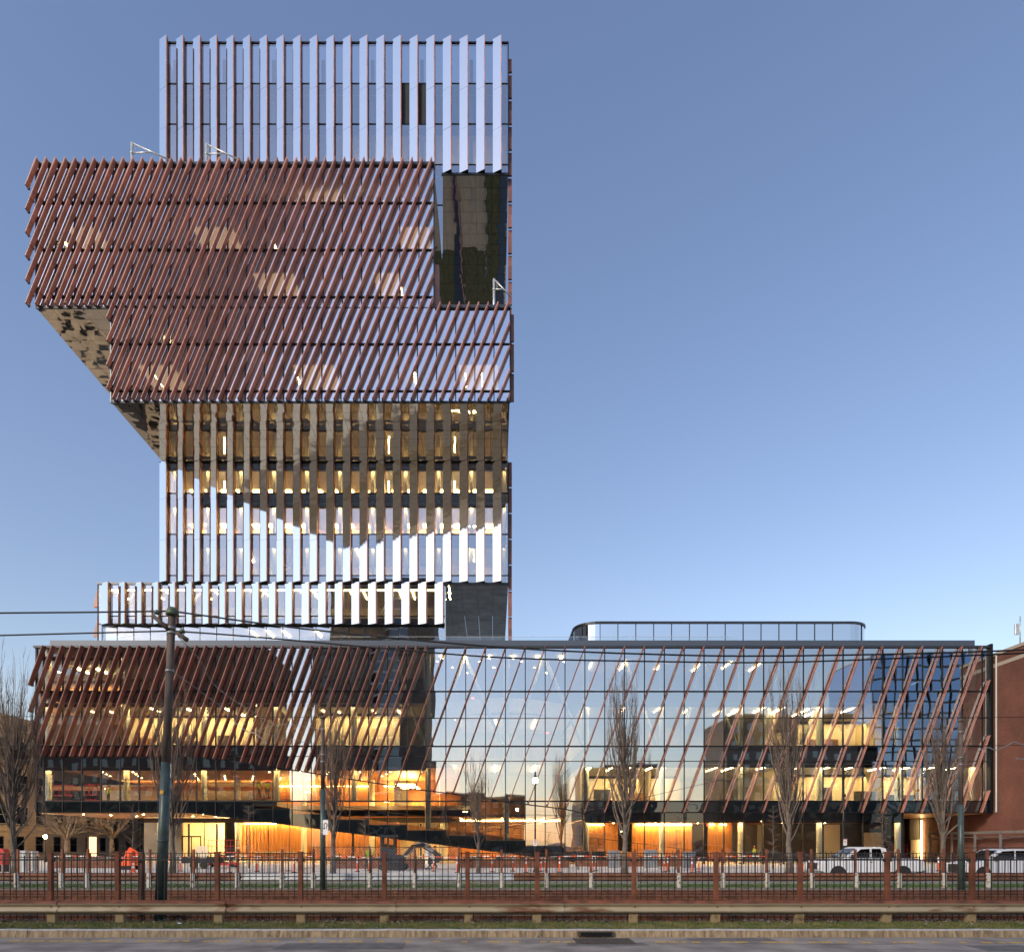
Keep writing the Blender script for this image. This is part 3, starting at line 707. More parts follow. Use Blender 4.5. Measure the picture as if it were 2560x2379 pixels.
for (px, py) in ((1140, 1745), (1225, 1745), (1430, 1830), (1390, 1834), (880, 1917), (900, 1960)):
    pass
ex = MB().box(0, .3, 0, .05, 0, .16).mesh('exit_sign', M['exit_red'])
for px, py, Y in ((577, 1927, 74), (667, 1953, 76), (1178, 1746, 72), (1365, 1833, 72), (1460, 1833, 72), (1767, 2064, 72), (2130, 2055, 70), (2205, 1950, 70)):
    inst('exit_sign', ex, podium, (PX(px, Y), Y, PZ(py, Y)))
for k in range(6): strip(podium, X(1100) + k * 2.4, 67.6, 68.6, 20.8, .25, 'lamp_soft')
for k in range(46):
    xb_ = PX(604, 80.9) + k * .41
    if xb_ < PX(996, 80.9): bar(podium, 'wall_batten', xb_, xb_ + .09, 80.86, 80.995, .2, 4.4, M['wood'])
bar(podium, 'reception_desk', PX(640, 79), PX(760, 79), 79, 79.6, .17, 1.15, M['wood_ceiling']); bar(podium, 'desk_top', PX(637, 79), PX(763, 79), 78.9, 79.7, 1.152, 1.2, M['white_paint'])
for px in (820, 870, 925, 1180, 1240, 1300): bar(podium, 'bench', PX(px, 78.5), PX(px + 26, 78.5), 78.4, 78.9, .17, .62, M['dark_wall'])
for px in (470, 540, 880, 1050, 1250): bar(podium, 'inner_frame', PX(px, 79.9), PX(px + 4, 79.9), 79.85, 80.0, .17, 4.5, M['black_metal'])
for a, b, z0_, z1_ in ((1480, 1520, Zr[2002], 8.0), (1560, 1600, Zr[2002], 7.6), (1890, 1930, Zr[1865], 13.0), (2010, 2075, Zr[1865], 13.4), (2030, 2060, Zr[2002], 8.2), (2120, 2165, Zr[2002], 7.8), (2200, 2260, Zr[2002], 7.4), (2330, 2350, Zr[2002], 8.6), (360, 400, Zr[1865], 13.5), (470, 520, Zr[1865], 13.2), (560, 590, Zr[1865], 13.8)):
    bar(podium, 'cupboard', PX(a, 75), PX(b, 75), 73.2, 73.8, z0_ + .01, z1_, M['dark_wall'] if a % 3 else M['wood'])
def hidden_fill(x0, x1, Y, zc, mt='wash', h=.28, par=None):  # added lamp behind an added baffle: room glows, source stays unseen
    par = par or podium
    bar(par, 'bulkhead', PX(x0, Y), PX(x1, Y), Y, Y + .08, zc - h, zc - .002, M['dark_wall'])
    bar(par, 'wash_light', PX(x0, Y) + .1, PX(x1, Y) - .1, Y + .2, Y + .48, zc - .07, zc - .012, M[mt])
Yw = D0 + .62
hidden_fill(98, 690, Yw, Zr[1865] - 2.0, 'wash_amber'); hidden_fill(692, 1064, Yw, Zr[1865] - 2.0, 'wash_amber')
hidden_fill(320, 640, Yw, Zr[1728] - 1.1); hidden_fill(792, 1000, Yw, Zr[1728] - 1.1, 'wash_dim'); hidden_fill(642, 790, Yw, Zr[1728] - 1.1, 'wash_dim'); hidden_fill(100, 300, Yw, Zr[1728] - 1.1, 'wash_dim')
hidden_fill(100, 300, Yw, 20.4, 'wash_dim')
hidden_fill(1464, 1660, Yw, Zr[1865] - 1.7); hidden_fill(1662, 1845, Yw, Zr[1865] - 1.7, 'wash_dim'); hidden_fill(1850, 2455, Yw, Zr[1865] - 1.7)
hidden_fill(1464, 1850, Yw, Zr[1728] - 1.1, 'wash_dim'); hidden_fill(1860, 2165, Yw, Zr[1728] - 1.1)
hidden_fill(1464, 1900, Yw, 4.4, 'wash_amber', .2); hidden_fill(1905, 2260, Yw, 4.4, 'wash_dim', .2)
hidden_fill(355, 600, 77.25, 5.0, 'wash_dim', .45); hidden_fill(602, 1150, 77.25, 5.0, 'wash_amber', .45)
hidden_fill(640, 1130, 73.7, 5.0, 'wash_amber', .3)
for a, b, Y, zc in ((1466, 1690, 78.0, Zr[1865] - 1.7), (1850, 1985, 82.0, Zr[1865] - 1.7), (1995, 2295, 76.2, Zr[1865] - 1.7), (2310, 2450, 74.2, Zr[1865] - 1.7), (1865, 1985, 82.0, Zr[1728] - 1.1), (1995, 2165, 76.2, Zr[1728] - 1.1), (322, 636, 72.5, Zr[1728] - 1.1), (795, 995, 71.6, Zr[1728] - 1.1), (104, 296, 76.2, 20.4)):
    hidden_fill(a, b, Y, zc)  # more added lamps close to the back walls to make them glow
# columns just inside the glass, and diagonal braces
colm = MB().cyl((0, 0, 0), .29, 1, 14).mesh('column', M['white_paint'], True)
for k, px in enumerate((122, 317, 510, 692, 885, 1070, 1266, 1465, 1655, 1852, 2048, 2244, 2430)):
    z0 = .14 if (px > 1000 and px < 2280) else Zr[2002]
    inst('column', colm, podium, (PX(px, 67.6), 67.6, z0), None, (1, 1, 21.2 - z0))
for px in (400, 595, 760, 930, 1105, 1500, 1700, 1800, 1900): inst('column', colm, podium, (PX(px, 79), 79, .16), None, (1.1, 1.1, 9.4 if px < 1200 else 4.2))
for (xa, ya, xb, yb) in ((1162, 1640, 1080, 1860), (1162, 1640, 1255, 1860), (1360, 1640, 1280, 1850), (1360, 1640, 1455, 1860), (260, 1720, 330, 1640), (480, 1860, 425, 1735), (690, 1740, 760, 1860), (930, 1740, 880, 1860), (985, 1640, 1060, 1860), (1560, 1640, 1640, 1860), (1760, 1640, 1700, 1860), (1760, 1640, 1840, 1860), (1960, 1640, 1900, 1860), (2060, 1735, 2000, 1860)):
    Y = 68.4; m = MB(); m.tube([(PX(xa, Y), Y, PZ(ya, Y)), (PX(xb, Y), Y, PZ(yb, Y))], .2, 8); m.build('brace', M['white_paint'], podium, True)
# atrium: slab edges, curved timber balconies, sloping ramp
def curved_band(x0, x1, yc, bulge, z0, z1, mt, n=18, name='balcony_band'):
    m = MB(); pts = []
    for i in range(n + 1):
        u = i / n; pts.append((x0 + (x1 - x0) * u, yc - bulge * math.sin(math.pi * u)))
    for (a, b) in zip(pts[:-1], pts[1:]):
        m.hexa([(a[0], a[1], z0), (b[0], b[1], z0), (b[0], b[1] + .3, z0), (a[0], a[1] + .3, z0)], [(a[0], a[1], z1), (b[0], b[1], z1), (b[0], b[1] + .3, z1), (a[0], a[1] + .3, z1)])
    return m.build(name, M[mt], podium)
curved_band(X(1090), X(1440), 76, 4.5, 11.1, 12.6, 'wood'); curved_band(X(1075), X(1450), 77, 3.5, 16.4, 17.9, 'white_ceiling')
curved_band(X(1180), X(1455), 74, 3.0, 5.2, 6.9, 'wood')
bar(podium, 'floor_slab', xB, xC, 76.5, Y1, 11.1, 11.5, M['white_ceiling']); bar(podium, 'floor_slab', xB, xC, 77.5, Y1, 16.4, 16.8, M['white_ceiling'])
wall(1066, 1461, 88, .2, 21, 'grey_wall')
wall(1100, 1150, 78, 6.3, 20, 'wood', 'curtain_wall')
bar(podium, 'atrium_ceiling', xB, xC, Y0 + .3, Y1, 20.9, 21.0, M['grey_wall'])
for k in range(10): inst('downlight', dl, podium, (X(1085) + k * 1.45, 70 + (k % 3) * 2.3, 20.86))
for k in range(3): strip(podium, X(1120) + 4.6 * k, 78, 84, 16.36, .12, 'lamp_soft'); strip(podium, X(1120) + 4.6 * k, 77.5, 84, 11.06, .12, 'lamp'); strip(podium, X(1140) + 4.6 * k, 75, 82, 4.98, .12, 'lamp_hot')
rp = MB()                                            # long timber ramp behind the stepped spandrels
A, B = Vector((X(590), 69.5, 6.15)), Vector((PX(1740, 69.5), 69.5, .45))
rp.hexa([A + Vector((0, 0, -.95)), B + Vector((0, 0, -.45)), B + Vector((0, 3.2, -.45)), A + Vector((0, 3.2, -.95))], [A, B, B + Vector((0, 3.2, 0)), A + Vector((0, 3.2, 0))])
rp.build('ramp', M['wood'], podium)
rr = MB(); rr.tube([A + Vector((0, .05, 1.0)), B + Vector((0, .05, 1.0))], .03, 6)
for k in range(24):
    p = A.lerp(B, k / 23); rr.tube([p + Vector((0, .05, 0)), p + Vector((0, .05, 1.0))], .02, 4)
rr.build('ramp_handrail', M['black_metal'], podium)
for k in range(5):
    p = A.lerp(B, (k + .6) / 5.4); strip(podium, p.x, 72.8, 73.2, p.z + 2.2, .5, 'lamp_soft')
# recessed door at the far right end
bar(podium, 'service_door', PX(2278, 77), PX(2300, 77), 77, 77.1, .15, 2.6, M['cream']); bar(podium, 'service_wall', PX(2274, 77.2), PX(2312, 77.2), 77.2, 77.4, .15, 5.0, M['dark_wall'])
bar(podium, 'light_strip', PX(2304, 76.8), PX(2305.5, 76.8), 76.8, 76.9, .4, 4.8, M['lamp_soft'])

# ---- rounded pavilion on the podium roof
pv = MB(); PY = 85.0; pa, pb = PX(1440, PY), PX(2186, PY); pr_ = 3.0
def pav_outline(inset=0, n=8):
    o = []
    for i in range(n + 1): a = math.pi + math.pi / 2 * i / n; o.append((pa + pr_ + (pr_ - inset) * math.cos(a), PY + pr_ + (pr_ - inset) * math.sin(a)))
    for i in range(n + 1): a = 1.5 * math.pi + math.pi / 2 * i / n; o.append((pb - pr_ + (pr_ - inset) * math.cos(a), PY + pr_ + (pr_ - inset) * math.sin(a)))
    o += [(pb - inset, PY + 12), (pa + inset, PY + 12)]
    return o
zt = PZ(1553, PY)
pv.prism(pav_outline(-.12), lambda p, a: (p[0], p[1], a), zt - .28, zt)
pav = pv.build('roof_pavilion', M['dark_metal'], building)
ol = pav_outline(0); n = len(ol)
for i in range(n - 2):
    a, b = ol[i], ol[i + 1]
    L = math.hypot(b[0] - a[0], b[1] - a[1])
    cuts = max(1, round(L / 2.17))
    for k in range(cuts):
        p = (a[0] + (b[0] - a[0]) * k / cuts, a[1] + (b[1] - a[1]) * k / cuts); q = (a[0] + (b[0] - a[0]) * (k + 1) / cuts, a[1] + (b[1] - a[1]) * (k + 1) / cuts)
        m = MB(); m.quad((p[0], p[1], 21.5), (q[0], q[1], 21.5), (q[0], q[1], zt - .3), (p[0], p[1], zt - .3)); m.build('pane', M['fin_glass'], pav)
        if cuts > 1 or i % 4 == 0: bar(pav, 'mullion', p[0] - .04, p[0] + .04, p[1] - .08, p[1] + .05, 21.5, zt - .3, M['black_metal'])
bar(pav, 'back_wall', pa + 1.5, pb - 1.5, PY + 5, PY + 5.2, 21.5, zt - .4, M['grey_wall'])
bar(pav, 'plant_screen', pa + 4, pb - 3, PY + 4, PY + 9, zt + .002, zt + .35, M['parapet'])

# ------------------------------------------------------------------ ground, roads, kerbs, tracks
M['asphalt'] = pbr('asphalt', (.35, .285, .225), .85, var=.3, scale=1.2, bump=.5, bscale=60, coord='World', detail=10)
M['asphalt_far'] = pbr('asphalt_far', (.17, .155, .145), .85, var=.2, scale=.8, coord='World')
M['concrete'] = pbr('concrete', (.55, .52, .48), .8, var=.15, scale=.7, coord='World', bump=.2)
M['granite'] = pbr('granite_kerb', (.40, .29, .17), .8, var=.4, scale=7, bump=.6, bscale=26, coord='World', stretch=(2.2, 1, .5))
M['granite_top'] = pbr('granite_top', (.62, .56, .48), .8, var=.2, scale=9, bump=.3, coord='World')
M['soil'] = pbr('soil', (.16, .125, .075), .95, var=.4, scale=2.5, bump=.5, coord='World')
M['ballast'] = pbr('ballast', (.20, .165, .135), .95, var=.5, scale=14, bump=1.0, bscale=25, coord='World', width=.5)
M['far_ground'] = pbr('far_ground', (.10, .10, .095), .9, var=.3, scale=.08, coord='World')
M['yellow_paint'] = pbr('yellow_paint', (.80, .42, .05), .7, var=.35, scale=18, coord='World')
g = MB(); g.quad((-900, 44, -.02), (900, 44, -.02), (900, 2500, -.02), (-900, 2500, -.02)); g.quad((-900, -2500, -.02), (900, -2500, -.02), (900, -6, -.02), (-900, -6, -.02))
g.quad((-900, -6, -.02), (-150, -6, -.02), (-150, 44, -.02), (-900, 44, -.02)); g.quad((150, -6, -.02), (900, -6, -.02), (900, 44, -.02), (150, 44, -.02))
struct(g.build('ground', M['far_ground']))
road = struct(MB().quad((-150, -6, 0), (150, -6, 0), (150, 15.2, 0), (-150, 15.2, 0)).build('road', M['asphalt']))
far_road = struct(MB().quad((-150, 34, 0), (150, 34, 0), (150, 43.6, 0), (-150, 43.6, 0)).build('far_road', M['asphalt_far']))
rnd = random.Random(11)
dash = MB().box(0, 1, 0, .13, .002, .005).mesh('paint_dash', M['yellow_paint'])
x = -13.0
while x < 12.5:
    L = rnd.uniform(.10, .34)
    if not (1.9 < x < 3.1): inst('paint_dash', dash, road, (x, 14.42 - .012 * x + rnd.gauss(0, .006), .0), (0, 0, rnd.gauss(-.01, .02)), (L, 1, 1))
    x += L + rnd.choice((.05, .08, .12, .3, .45))
M['tar'] = pbr('tar', (.035, .033, .032), .6)
M['patch'] = pbr('asphalt_patch', (.19, .165, .14), .9, var=.2, scale=4, bump=.5, bscale=60, coord='World')
for (x0_, y0_, x1_, n_) in ((-12, 14.0, -6.5, 14), (-5, 13.6, -.5, 12), (3.4, 14.2, 8.8, 14), (7.0, 13.5, 12.8, 14), (-9, 13.3, -3, 12)):
    m = MB(); py_ = y0_; pts = []
    for q in range(n_ + 1): py_ += rnd.gauss(0, .05); pts.append((x0_ + (x1_ - x0_) * q / n_, py_))
    for (ax, ay), (bx_, by_) in zip(pts[:-1], pts[1:]): m.quad((ax, ay - .012, .003), (bx_, by_ - .012, .003), (bx_, by_ + .012, .003), (ax, ay + .012, .003))
    m.build('tar_crack', M['tar'], road)
for (x0_, y0_, w_, h_) in ((-4.4, 13.4, 2.6, .9), (4.2, 14.55, 1.9, .55), (1.5, 13.9, 1.7, .5), (9.6, 13.2, 2.4, .8)):
    MB().quad((x0_, y0_, .0015), (x0_ + w_, y0_ + .03, .0015), (x0_ + w_ - .05, y0_ + h_, .0015), (x0_ + .04, y0_ + h_ - .03, .0015)).build('road_patch', M['patch'], road)
kerb = empty('kerb', (0, 15.2, 0)); struct(kerb)
x = -16.0
while x < 16:
    L = rnd.uniform(2.2, 3.4); m = MB(); e = .004
    nseg = 10; zt = [.162 + rnd.gauss(0, .003) for _ in range(nseg + 1)]
    for k in range(nseg):
        a, b = x + e + (L - 2 * e) * k / nseg, x + e + (L - 2 * e) * (k + 1) / nseg
        ya, yb = rnd.gauss(-.03, .006), rnd.gauss(-.03, .006)
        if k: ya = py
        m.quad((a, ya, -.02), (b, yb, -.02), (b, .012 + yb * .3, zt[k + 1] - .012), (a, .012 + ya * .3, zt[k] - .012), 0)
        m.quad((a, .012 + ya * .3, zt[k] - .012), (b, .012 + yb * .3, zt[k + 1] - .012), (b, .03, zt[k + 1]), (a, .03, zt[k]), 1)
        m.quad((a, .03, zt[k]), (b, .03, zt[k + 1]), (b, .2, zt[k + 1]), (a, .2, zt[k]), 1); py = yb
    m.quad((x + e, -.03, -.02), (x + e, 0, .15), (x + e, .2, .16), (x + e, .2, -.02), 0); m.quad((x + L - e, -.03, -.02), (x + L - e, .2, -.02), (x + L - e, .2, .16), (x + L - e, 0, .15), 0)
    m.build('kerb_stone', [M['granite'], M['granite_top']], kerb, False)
    x += L
bar(kerb, 'kerb_run', -150, -16.01, 0, .2, -.02, .16, M['granite']); bar(kerb, 'kerb_run', 18.5, 150, 0, .2, -.02, .16, M['granite'])
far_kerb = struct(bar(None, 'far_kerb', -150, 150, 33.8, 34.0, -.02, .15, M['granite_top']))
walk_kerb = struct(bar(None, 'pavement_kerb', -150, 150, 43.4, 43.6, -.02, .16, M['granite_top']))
median = struct(MB().quad((-150, 15.4, .15), (150, 15.4, .15), (150, 17.3, .13), (-150, 17.3, .13)).quad((-150, 29.6, .13), (150, 29.6, .13), (150, 33.8, .15), (-150, 33.8, .15)).build('median', M['soil']))
bed = MB(); nb = 150
for k in range(nb):
    a, b = -150 + 2 * k, -148 + 2 * k
    for y0, y1, z0, z1 in ((17.3, 17.8, .13, .03), (17.8, 28.6, .03, .03), (28.6, 29.6, .03, .13)): bed.quad((a, y0, z0), (b, y0, z0), (b, y1, z1), (a, y1, z1))
struct(bed.build('track_bed', M['ballast']))
pav_ = struct(MB().quad((-150, 43.6, .15), (150, 43.6, .15), (150, 108, .15), (-150, 108, .15)).build('pavement', M['concrete']))
pav2 = struct(MB().quad((-150, -58, .12), (150, -58, .12), (150, -6, .12), (-150, -6, .12)).build('south_pavement', M['concrete']))

# storm drain in the gutter
M['iron'] = pbr('cast_iron', (.13, .10, .075), .7, .4, var=.3, scale=9)
M['pit'] = pbr('drain_pit', (.008, .008, .008), .9)
dr = tag(empty('storm_drain', (2.35, 14.55, 0)), 'square iron storm drain grate set in the gutter below the kerb', 'drain')
bar(dr, 'pit', -.55, .55, -.33, .33, .001, .004, M['pit'])
fr = MB(); fr.box(-.62, .62, -.4, -.33, 0, .014).box(-.62, .62, .33, .4, 0, .014).box(-.62, -.55, -.33, .33, 0, .014).box(.55, .62, -.33, .33, 0, .014); fr.build('frame', M['iron'], dr)
gb = MB().box(-.022, .022, -.33, .33, .004, .016).mesh('grate_bar', M['iron'])
for k in range(13): inst('grate_bar', gb, dr, (-.5 + k * .083, 0, 0), (0, 0, .18))
gb2 = MB().box(-.55, .55, -.02, .02, .005, .0155).mesh('cross_bar', M['iron'])
for k in range(4): inst('cross_bar', gb2, dr, (0, -.24 + .16 * k, 0))
bar(dr, 'kerb_inlet', -.48, .32, .56, .64, .03, .135, M['iron']); bar(dr, 'inlet_opening', -.42, .26, .545, .56, .045, .12, M['pit'])

# tram tracks
M['rail_side'] = pbr('rail_rust', (.17, .068, .036), .8, .2, var=.35, scale=5, coord='World')
M['rail_top'] = pbr('rail_head', (.30, .27, .25), .35, .9, var=.1)
M['tie'] = pbr('old_timber', (.055, .042, .034), .9, var=.4, scale=4)
rail_prof = [(-.07, 0), (.07, 0), (.07, .012), (.012, .03), (.012, .115), (.036, .122), (.036, .16), (-.036, .16), (-.036, .122), (-.012, .115), (-.012, .03), (-.07, .012)]
def rail_mesh():
    m = MB(); m.prism(rail_prof, lambda p, a: (a, p[0], p[1]), -40, 40)
    m.box(-40, 40, -.03, .03, .1605, .163, 1)
    return m.mesh('rail', [M['rail_side'], M['rail_top']])
rme = rail_mesh(); tme = MB().bevbox(-.11, .11, -1.25, 1.25, 0, .05, .01).mesh('tie', M['tie'])
for ys, lab in (((18.0, 19.45), 'rusty tram track running just behind the near picket fence'), ((24.9, 26.4, 27.9), 'rusty tram track running in front of the distant guardrail')):
    t = tag(empty('tram_track', (0, sum(ys) / len(ys), 0)), lab, 'track', 'tram tracks in the median')
    yc = sum(ys) / len(ys)
    for y in ys: inst('rail', rme, t, (0, y - yc, .045))
    yt = ys[-2:]
    for k in range(70): inst('tie', tme, t, (-22 + k * .62, sum(yt) / 2 - yc, .0), (0, 0, rnd.gauss(0, .02)))

# ---- guardrails and picket fences
M['rust'] = pbr('rust_paint', (.21, .072, .036), .75, .1, var=.35, scale=3, bump=.25, bscale=40, coord='World', detail=8)
M['galv'] = pbr('weathered_galvanised', (.68, .56, .37), .55, .1, var=.3, scale=1.6, col2=(.22, .10, .05), coord='World', detail=12, pos=.62, width=.10, bump=.15, bscale=30, stretch=(.5, 1, 2.5))
M['galv_post'] = pbr('post_paint', (.52, .38, .20), .7, var=.25, scale=6, col2=(.13, .07, .04), coord='World', pos=.62, width=.2)
M['white_post'] = pbr('post_white', (.68, .64, .56), .7, var=.1, scale=8, col2=(.22, .11, .05), coord='World', pos=.60, width=.12, detail=8)
M['fence_iron'] = pbr('fence_iron', (.040, .034, .031), .6, .2, var=.4, scale=8, coord='World')
M['brown_rail'] = pbr('far_rail_rust', (.27, .14, .08), .7, .1, var=.3, scale=2, col2=(.10, .045, .025), coord='World', detail=8)
def wbeam(x0, x1, Y, zc, mats, seed, parent, top_rust=True, n=30):
    """W-profile guardrail beam with a flared, overlapping end"""
    r = random.Random(seed)
    prof = [(.0, .160), (-.028, .150), (-.075, .115), (-.083, .09), (-.075, .062), (-.020, .022), (-.012, 0), (-.020, -.022), (-.075, -.062), (-.083, -.09), (-.075, -.115), (-.028, -.150), (0, -.160)]
    m = MB(); base = 0; k = len(prof); dents = [(r.uniform(x0, x1), r.uniform(-.02, .03), r.uniform(.1, .4)) for _ in range(3)]
    for i in range(n + 1):
        x = x0 + (x1 - x0) * i / n
        dy = sum(a * math.exp(-((x - c) / s) ** 2) for c, a, s in dents)
        fl = -.02 * max(0, 1 - (x1 - x) / .12)
        for (y, z) in prof: m.v.append((x, Y + y + dy + fl, zc + z + r.gauss(0, .0012)))
    for i in range(n):
        for j in range(k - 1):
            a = i * k + j; m.f.append((a, a + 1, a + k + 1, a + k)); m.m.append(1 if (j <= 2 and top_rust) else 0)
    m.tube([(x0, Y, zc + .16), (x1, Y, zc + .16)], .012, 5, 1)
    return m.build('beam', mats, parent, True)
gposts = [-860, -650, -440, -240, -40, 127, 298, 545, 752, 961, 1172, 1343, 1585, 1791, 2001, 2220, 2432, 2640, 2850, 3060, 3270]
YG = 16.6
near_g = tag(empty('guardrail', (0, 0, 0)), 'rusting pale W-beam guardrail running along the near grass strip', 'guardrail')
joints = [-880, -470, -60, 140, 560, 983, 1402, 1818, 2232, 2640, 3060, 3300]
for k in range(len(joints) - 1): wbeam(PX(joints[k], YG), PX(joints[k + 1] + 7, YG), YG - .002 * (k % 2), .545, [M['galv'], M['rust']], k + 5, near_g)
for k, px in enumerate(gposts):
    X0 = PX(px, YG); m = MB()
    m.bevbox(X0 - .11, X0 + .10, YG + .012, YG + .16, .1, .62, .008, 0); bo = m.build('post', [M['galv_post']], near_g)
    b2 = MB().cyl((X0 + .02, YG - .02, .55), .022, .02, 8, 'y').cyl((X0 - .12, YG - .055, .46), .014, .03, 6, 'y').cyl((X0 + .12, YG - .055, .63), .014, .03, 6, 'y'); b2.build('bolt', [M['rust']], near_g)
YF = 17.15
near_f = tag(empty('picket_fence', (0, 0, 0)), 'near picket fence with rusty square posts right behind the pale guardrail', 'fence', 'picket fences along the tracks')
fposts = [-890, -680, -470, -270, -60, 127, 295, 544, 752, 961, 1169, 1343, 1585, 1790, 2000, 2218, 2430, 2640, 2850, 3060, 3270]
thin = [349]
for px in fposts:
    X0 = PX(px, YF); m = MB().bevbox(X0 - .055, X0 + .055, YF - .055, YF + .055, .08, 1.87 + rnd.uniform(-.01, .01), .008); m.box(X0 - .065, X0 + .065, YF - .065, YF + .065, 1.872, 1.89); m.build('post', M['rust'], near_f)
X0 = PX(349, YF); MB().bevbox(X0 - .045, X0 + .045, YF + .06, YF + .15, .08, 1.88, .006).build('post', M['brown_rail'], near_f)
pk = MB().box(-.0095, .0095, -.0095, .0095, .0, 1).mesh('picket', M['fence_iron']); tip = None
for a, b in zip(fposts[:-1], fposts[1:]):
    Xa, Xb = PX(a, YF), PX(b, YF); m = MB()
    for z in (1.685, .32): bar(near_f, 'rail', Xa + .05, Xb - .05, YF - .02, YF + .02, z - .018, z + .018, M['fence_iron'])
    m.box(Xa + .056, Xa + .1, YF - .03, YF + .03, 1.64, 1.72).box(Xb - .1, Xb - .056, YF - .03, YF + .03, 1.64, 1.72)
    m.build('clamp', M['fence_iron'], near_f)
    n = max(2, round((Xb - Xa) / .166))
    for k in range(1, n): inst('picket', pk, near_f, (Xa + (Xb - Xa) * k / n + rnd.gauss(0, .004), YF + .002, .18), (rnd.gauss(0, .006), rnd.gauss(0, .009) + (.05 if rnd.random() < .03 else 0), 0), (1, 1, 1.61 if k % 2 else 1.66))
# distant guardrail + fence
YH = 30.5
far_g = tag(empty('guardrail', (0, 0, 0)), 'brown distant guardrail on white posts across the tram tracks', 'guardrail')
hposts = [-620, -510, -400, -290, -180, -70, 45, 156, 220, 375, 484, 595, 706, 784, 925, 1037, 1147, 1254, 1366, 1477, 1587, 1696, 1806, 1916, 2028, 2138, 2246, 2358, 2468, 2580, 2690, 2800, 2910, 3020, 3130]
for k in range(-2, 10): wbeam(PX(-80 + 340 * k, YH), PX(-80 + 340 * (k + 1) + 4, YH), YH - .002 * (k % 2), .60, [M['brown_rail'], M['rust']] if k not in (2, 3) else [M['steel_white'], M['steel_white']], k + 40, far_g, n=12)
for px in hposts:
    X0 = PX(px, YH); MB().bevbox(X0 - .08, X0 + .04, YH - .16, YH - .02, .1, .80, .006).bevbox(X0 + .045, X0 + .09, YH - .12, YH + .02, .1, .76, .006).build('post', M['white_post'], far_g)
YI = 30.75
far_f = tag(empty('picket_fence', (0, 0, 0)), 'distant low picket fence of dark iron above the brown guardrail', 'fence', 'picket fences along the tracks')
pk2 = MB().box(-.009, .009, -.009, .009, 0, 1).mesh('picket', M['fence_iron'])
n_p = 0; extra = MB()
for a, b in zip(hposts[:-1], hposts[1:]):
    Xa, Xb = PX(a, YI), PX(b, YI)
    MB().bevbox(Xa - .05, Xa + .05, YI - .05, YI + .05, .5, 1.86, .006).build('post', M['rust'], far_f)
    if 780 < a < 1140: continue
    for z in (1.675, 1.50, .78): bar(far_f, 'rail', Xa + .05, Xb - .05, YI - .015, YI + .015, z - .017, z + .017, M['fence_iron'])
    n = max(2, round((Xb - Xa) / .135))
    for k in range(1, n):
        xx = Xa + (Xb - Xa) * k / n; h = 1.03 if k % 2 else .93
        if n_p < 300 and a > -80 and b < 2590: inst('picket', pk2, far_f, (xx, YI + .002, .74), None, (1, 1, h)); n_p += 1
        else: extra.box(xx - .009, xx + .009, YI - .007, YI + .011, .74, .74 + h)
if extra.v: struct(extra.build('more_pickets', M['fence_iron'], far_f), None, 'stuff')
# chain-link stretch
ch = tag(empty('chain_link_fence', (0, 0, 0)), 'grey chain-link fence panel filling the gap in the distant picket fence', 'fence')
m = MB(); xa, xb = PX(786, YI), PX(1146, YI); z0, z1 = .2, 1.95; s_ = .14
k = -20
while xa + k * s_ < xb:
    for sg in (1, -1):
        x0 = xa + k * s_
        p, q = (x0, z0), (x0 + (z1 - z0), z1)
        if sg < 0: p, q = (x0, z1), (x0 + (z1 - z0), z0)
        t0 = max(0, (xa - p[0]) / (q[0] - p[0])); t1 = min(1, (xb - p[0]) / (q[0] - p[0]))
        if t1 > t0:
            u = (p[0] + (q[0] - p[0]) * t0, p[1] + (q[1] - p[1]) * t0); v = (p[0] + (q[0] - p[0]) * t1, p[1] + (q[1] - p[1]) * t1)
            m.tube([(u[0], YI - .07 + .006 * sg, u[1]), (v[0], YI - .07 + .006 * sg, v[1])], .0035, 3, caps=False)
    k += 1
struct(m.build('wire_mesh', M['steel_white'], ch), None, 'stuff')
for px in (784, 925, 1037, 1147): MB().cyl((PX(px, YI), YI - .07, .1), .03, 1.9, 8).build('post', M['brown_rail'], ch, True)
MB().tube([(xa, YI - .07, 1.95), (xb, YI - .07, 1.95)], .02, 6).build('top_rail', M['brown_rail'], ch)

# ---- grass, leaves, stones
M['grass'] = pbr('grass_blades', (.19, .26, .04), .7, var=.4, scale=2.0, col2=(.32, .27, .09), coord='World', pos=.55, width=.4)
M['grass_far'] = pbr('grass_far', (.09, .20, .035), .7, var=.3, scale=1.5, coord='World')
M['leaf_litter'] = pbr('leaf_litter', (.20, .125, .07), .8, var=.5, scale=40, coord='World', col2=(.42, .33, .24))
def blades(name, mat, n, x0, x1, y0, y1, z, h, wd, lab):
    m = MB(); r = random.Random(3)
    for _ in range(n):
        x, y = r.uniform(x0, x1), r.uniform(y0, y1); a = r.uniform(0, 6.28); hh = h * r.uniform(.4, 1.2); c, s = math.cos(a) * wd, math.sin(a) * wd
        lx, ly = r.gauss(0, hh * .5), r.gauss(0, hh * .5)
        m.v += [(x - c, y - s, z), (x + c, y + s, z), (x + lx, y + ly, z + hh)]; n0 = len(m.v); m.f.append((n0 - 3, n0 - 2, n0 - 1)); m.m.append(0)
    return tag(m.build(name, mat), lab, 'grass', kind='stuff')
blades('grass', M['grass'], 52000, -14.5, 14.5, 15.42, 16.85, .148, .055, .006, 'patchy mown grass strip between the granite kerb and the guardrail')
blades('grass', M['grass_far'], 26000, -26, 26, 30.15, 33.7, .14, .07, .012, 'green grass strip along the distant guardrail')
m = MB(); r = random.Random(5)
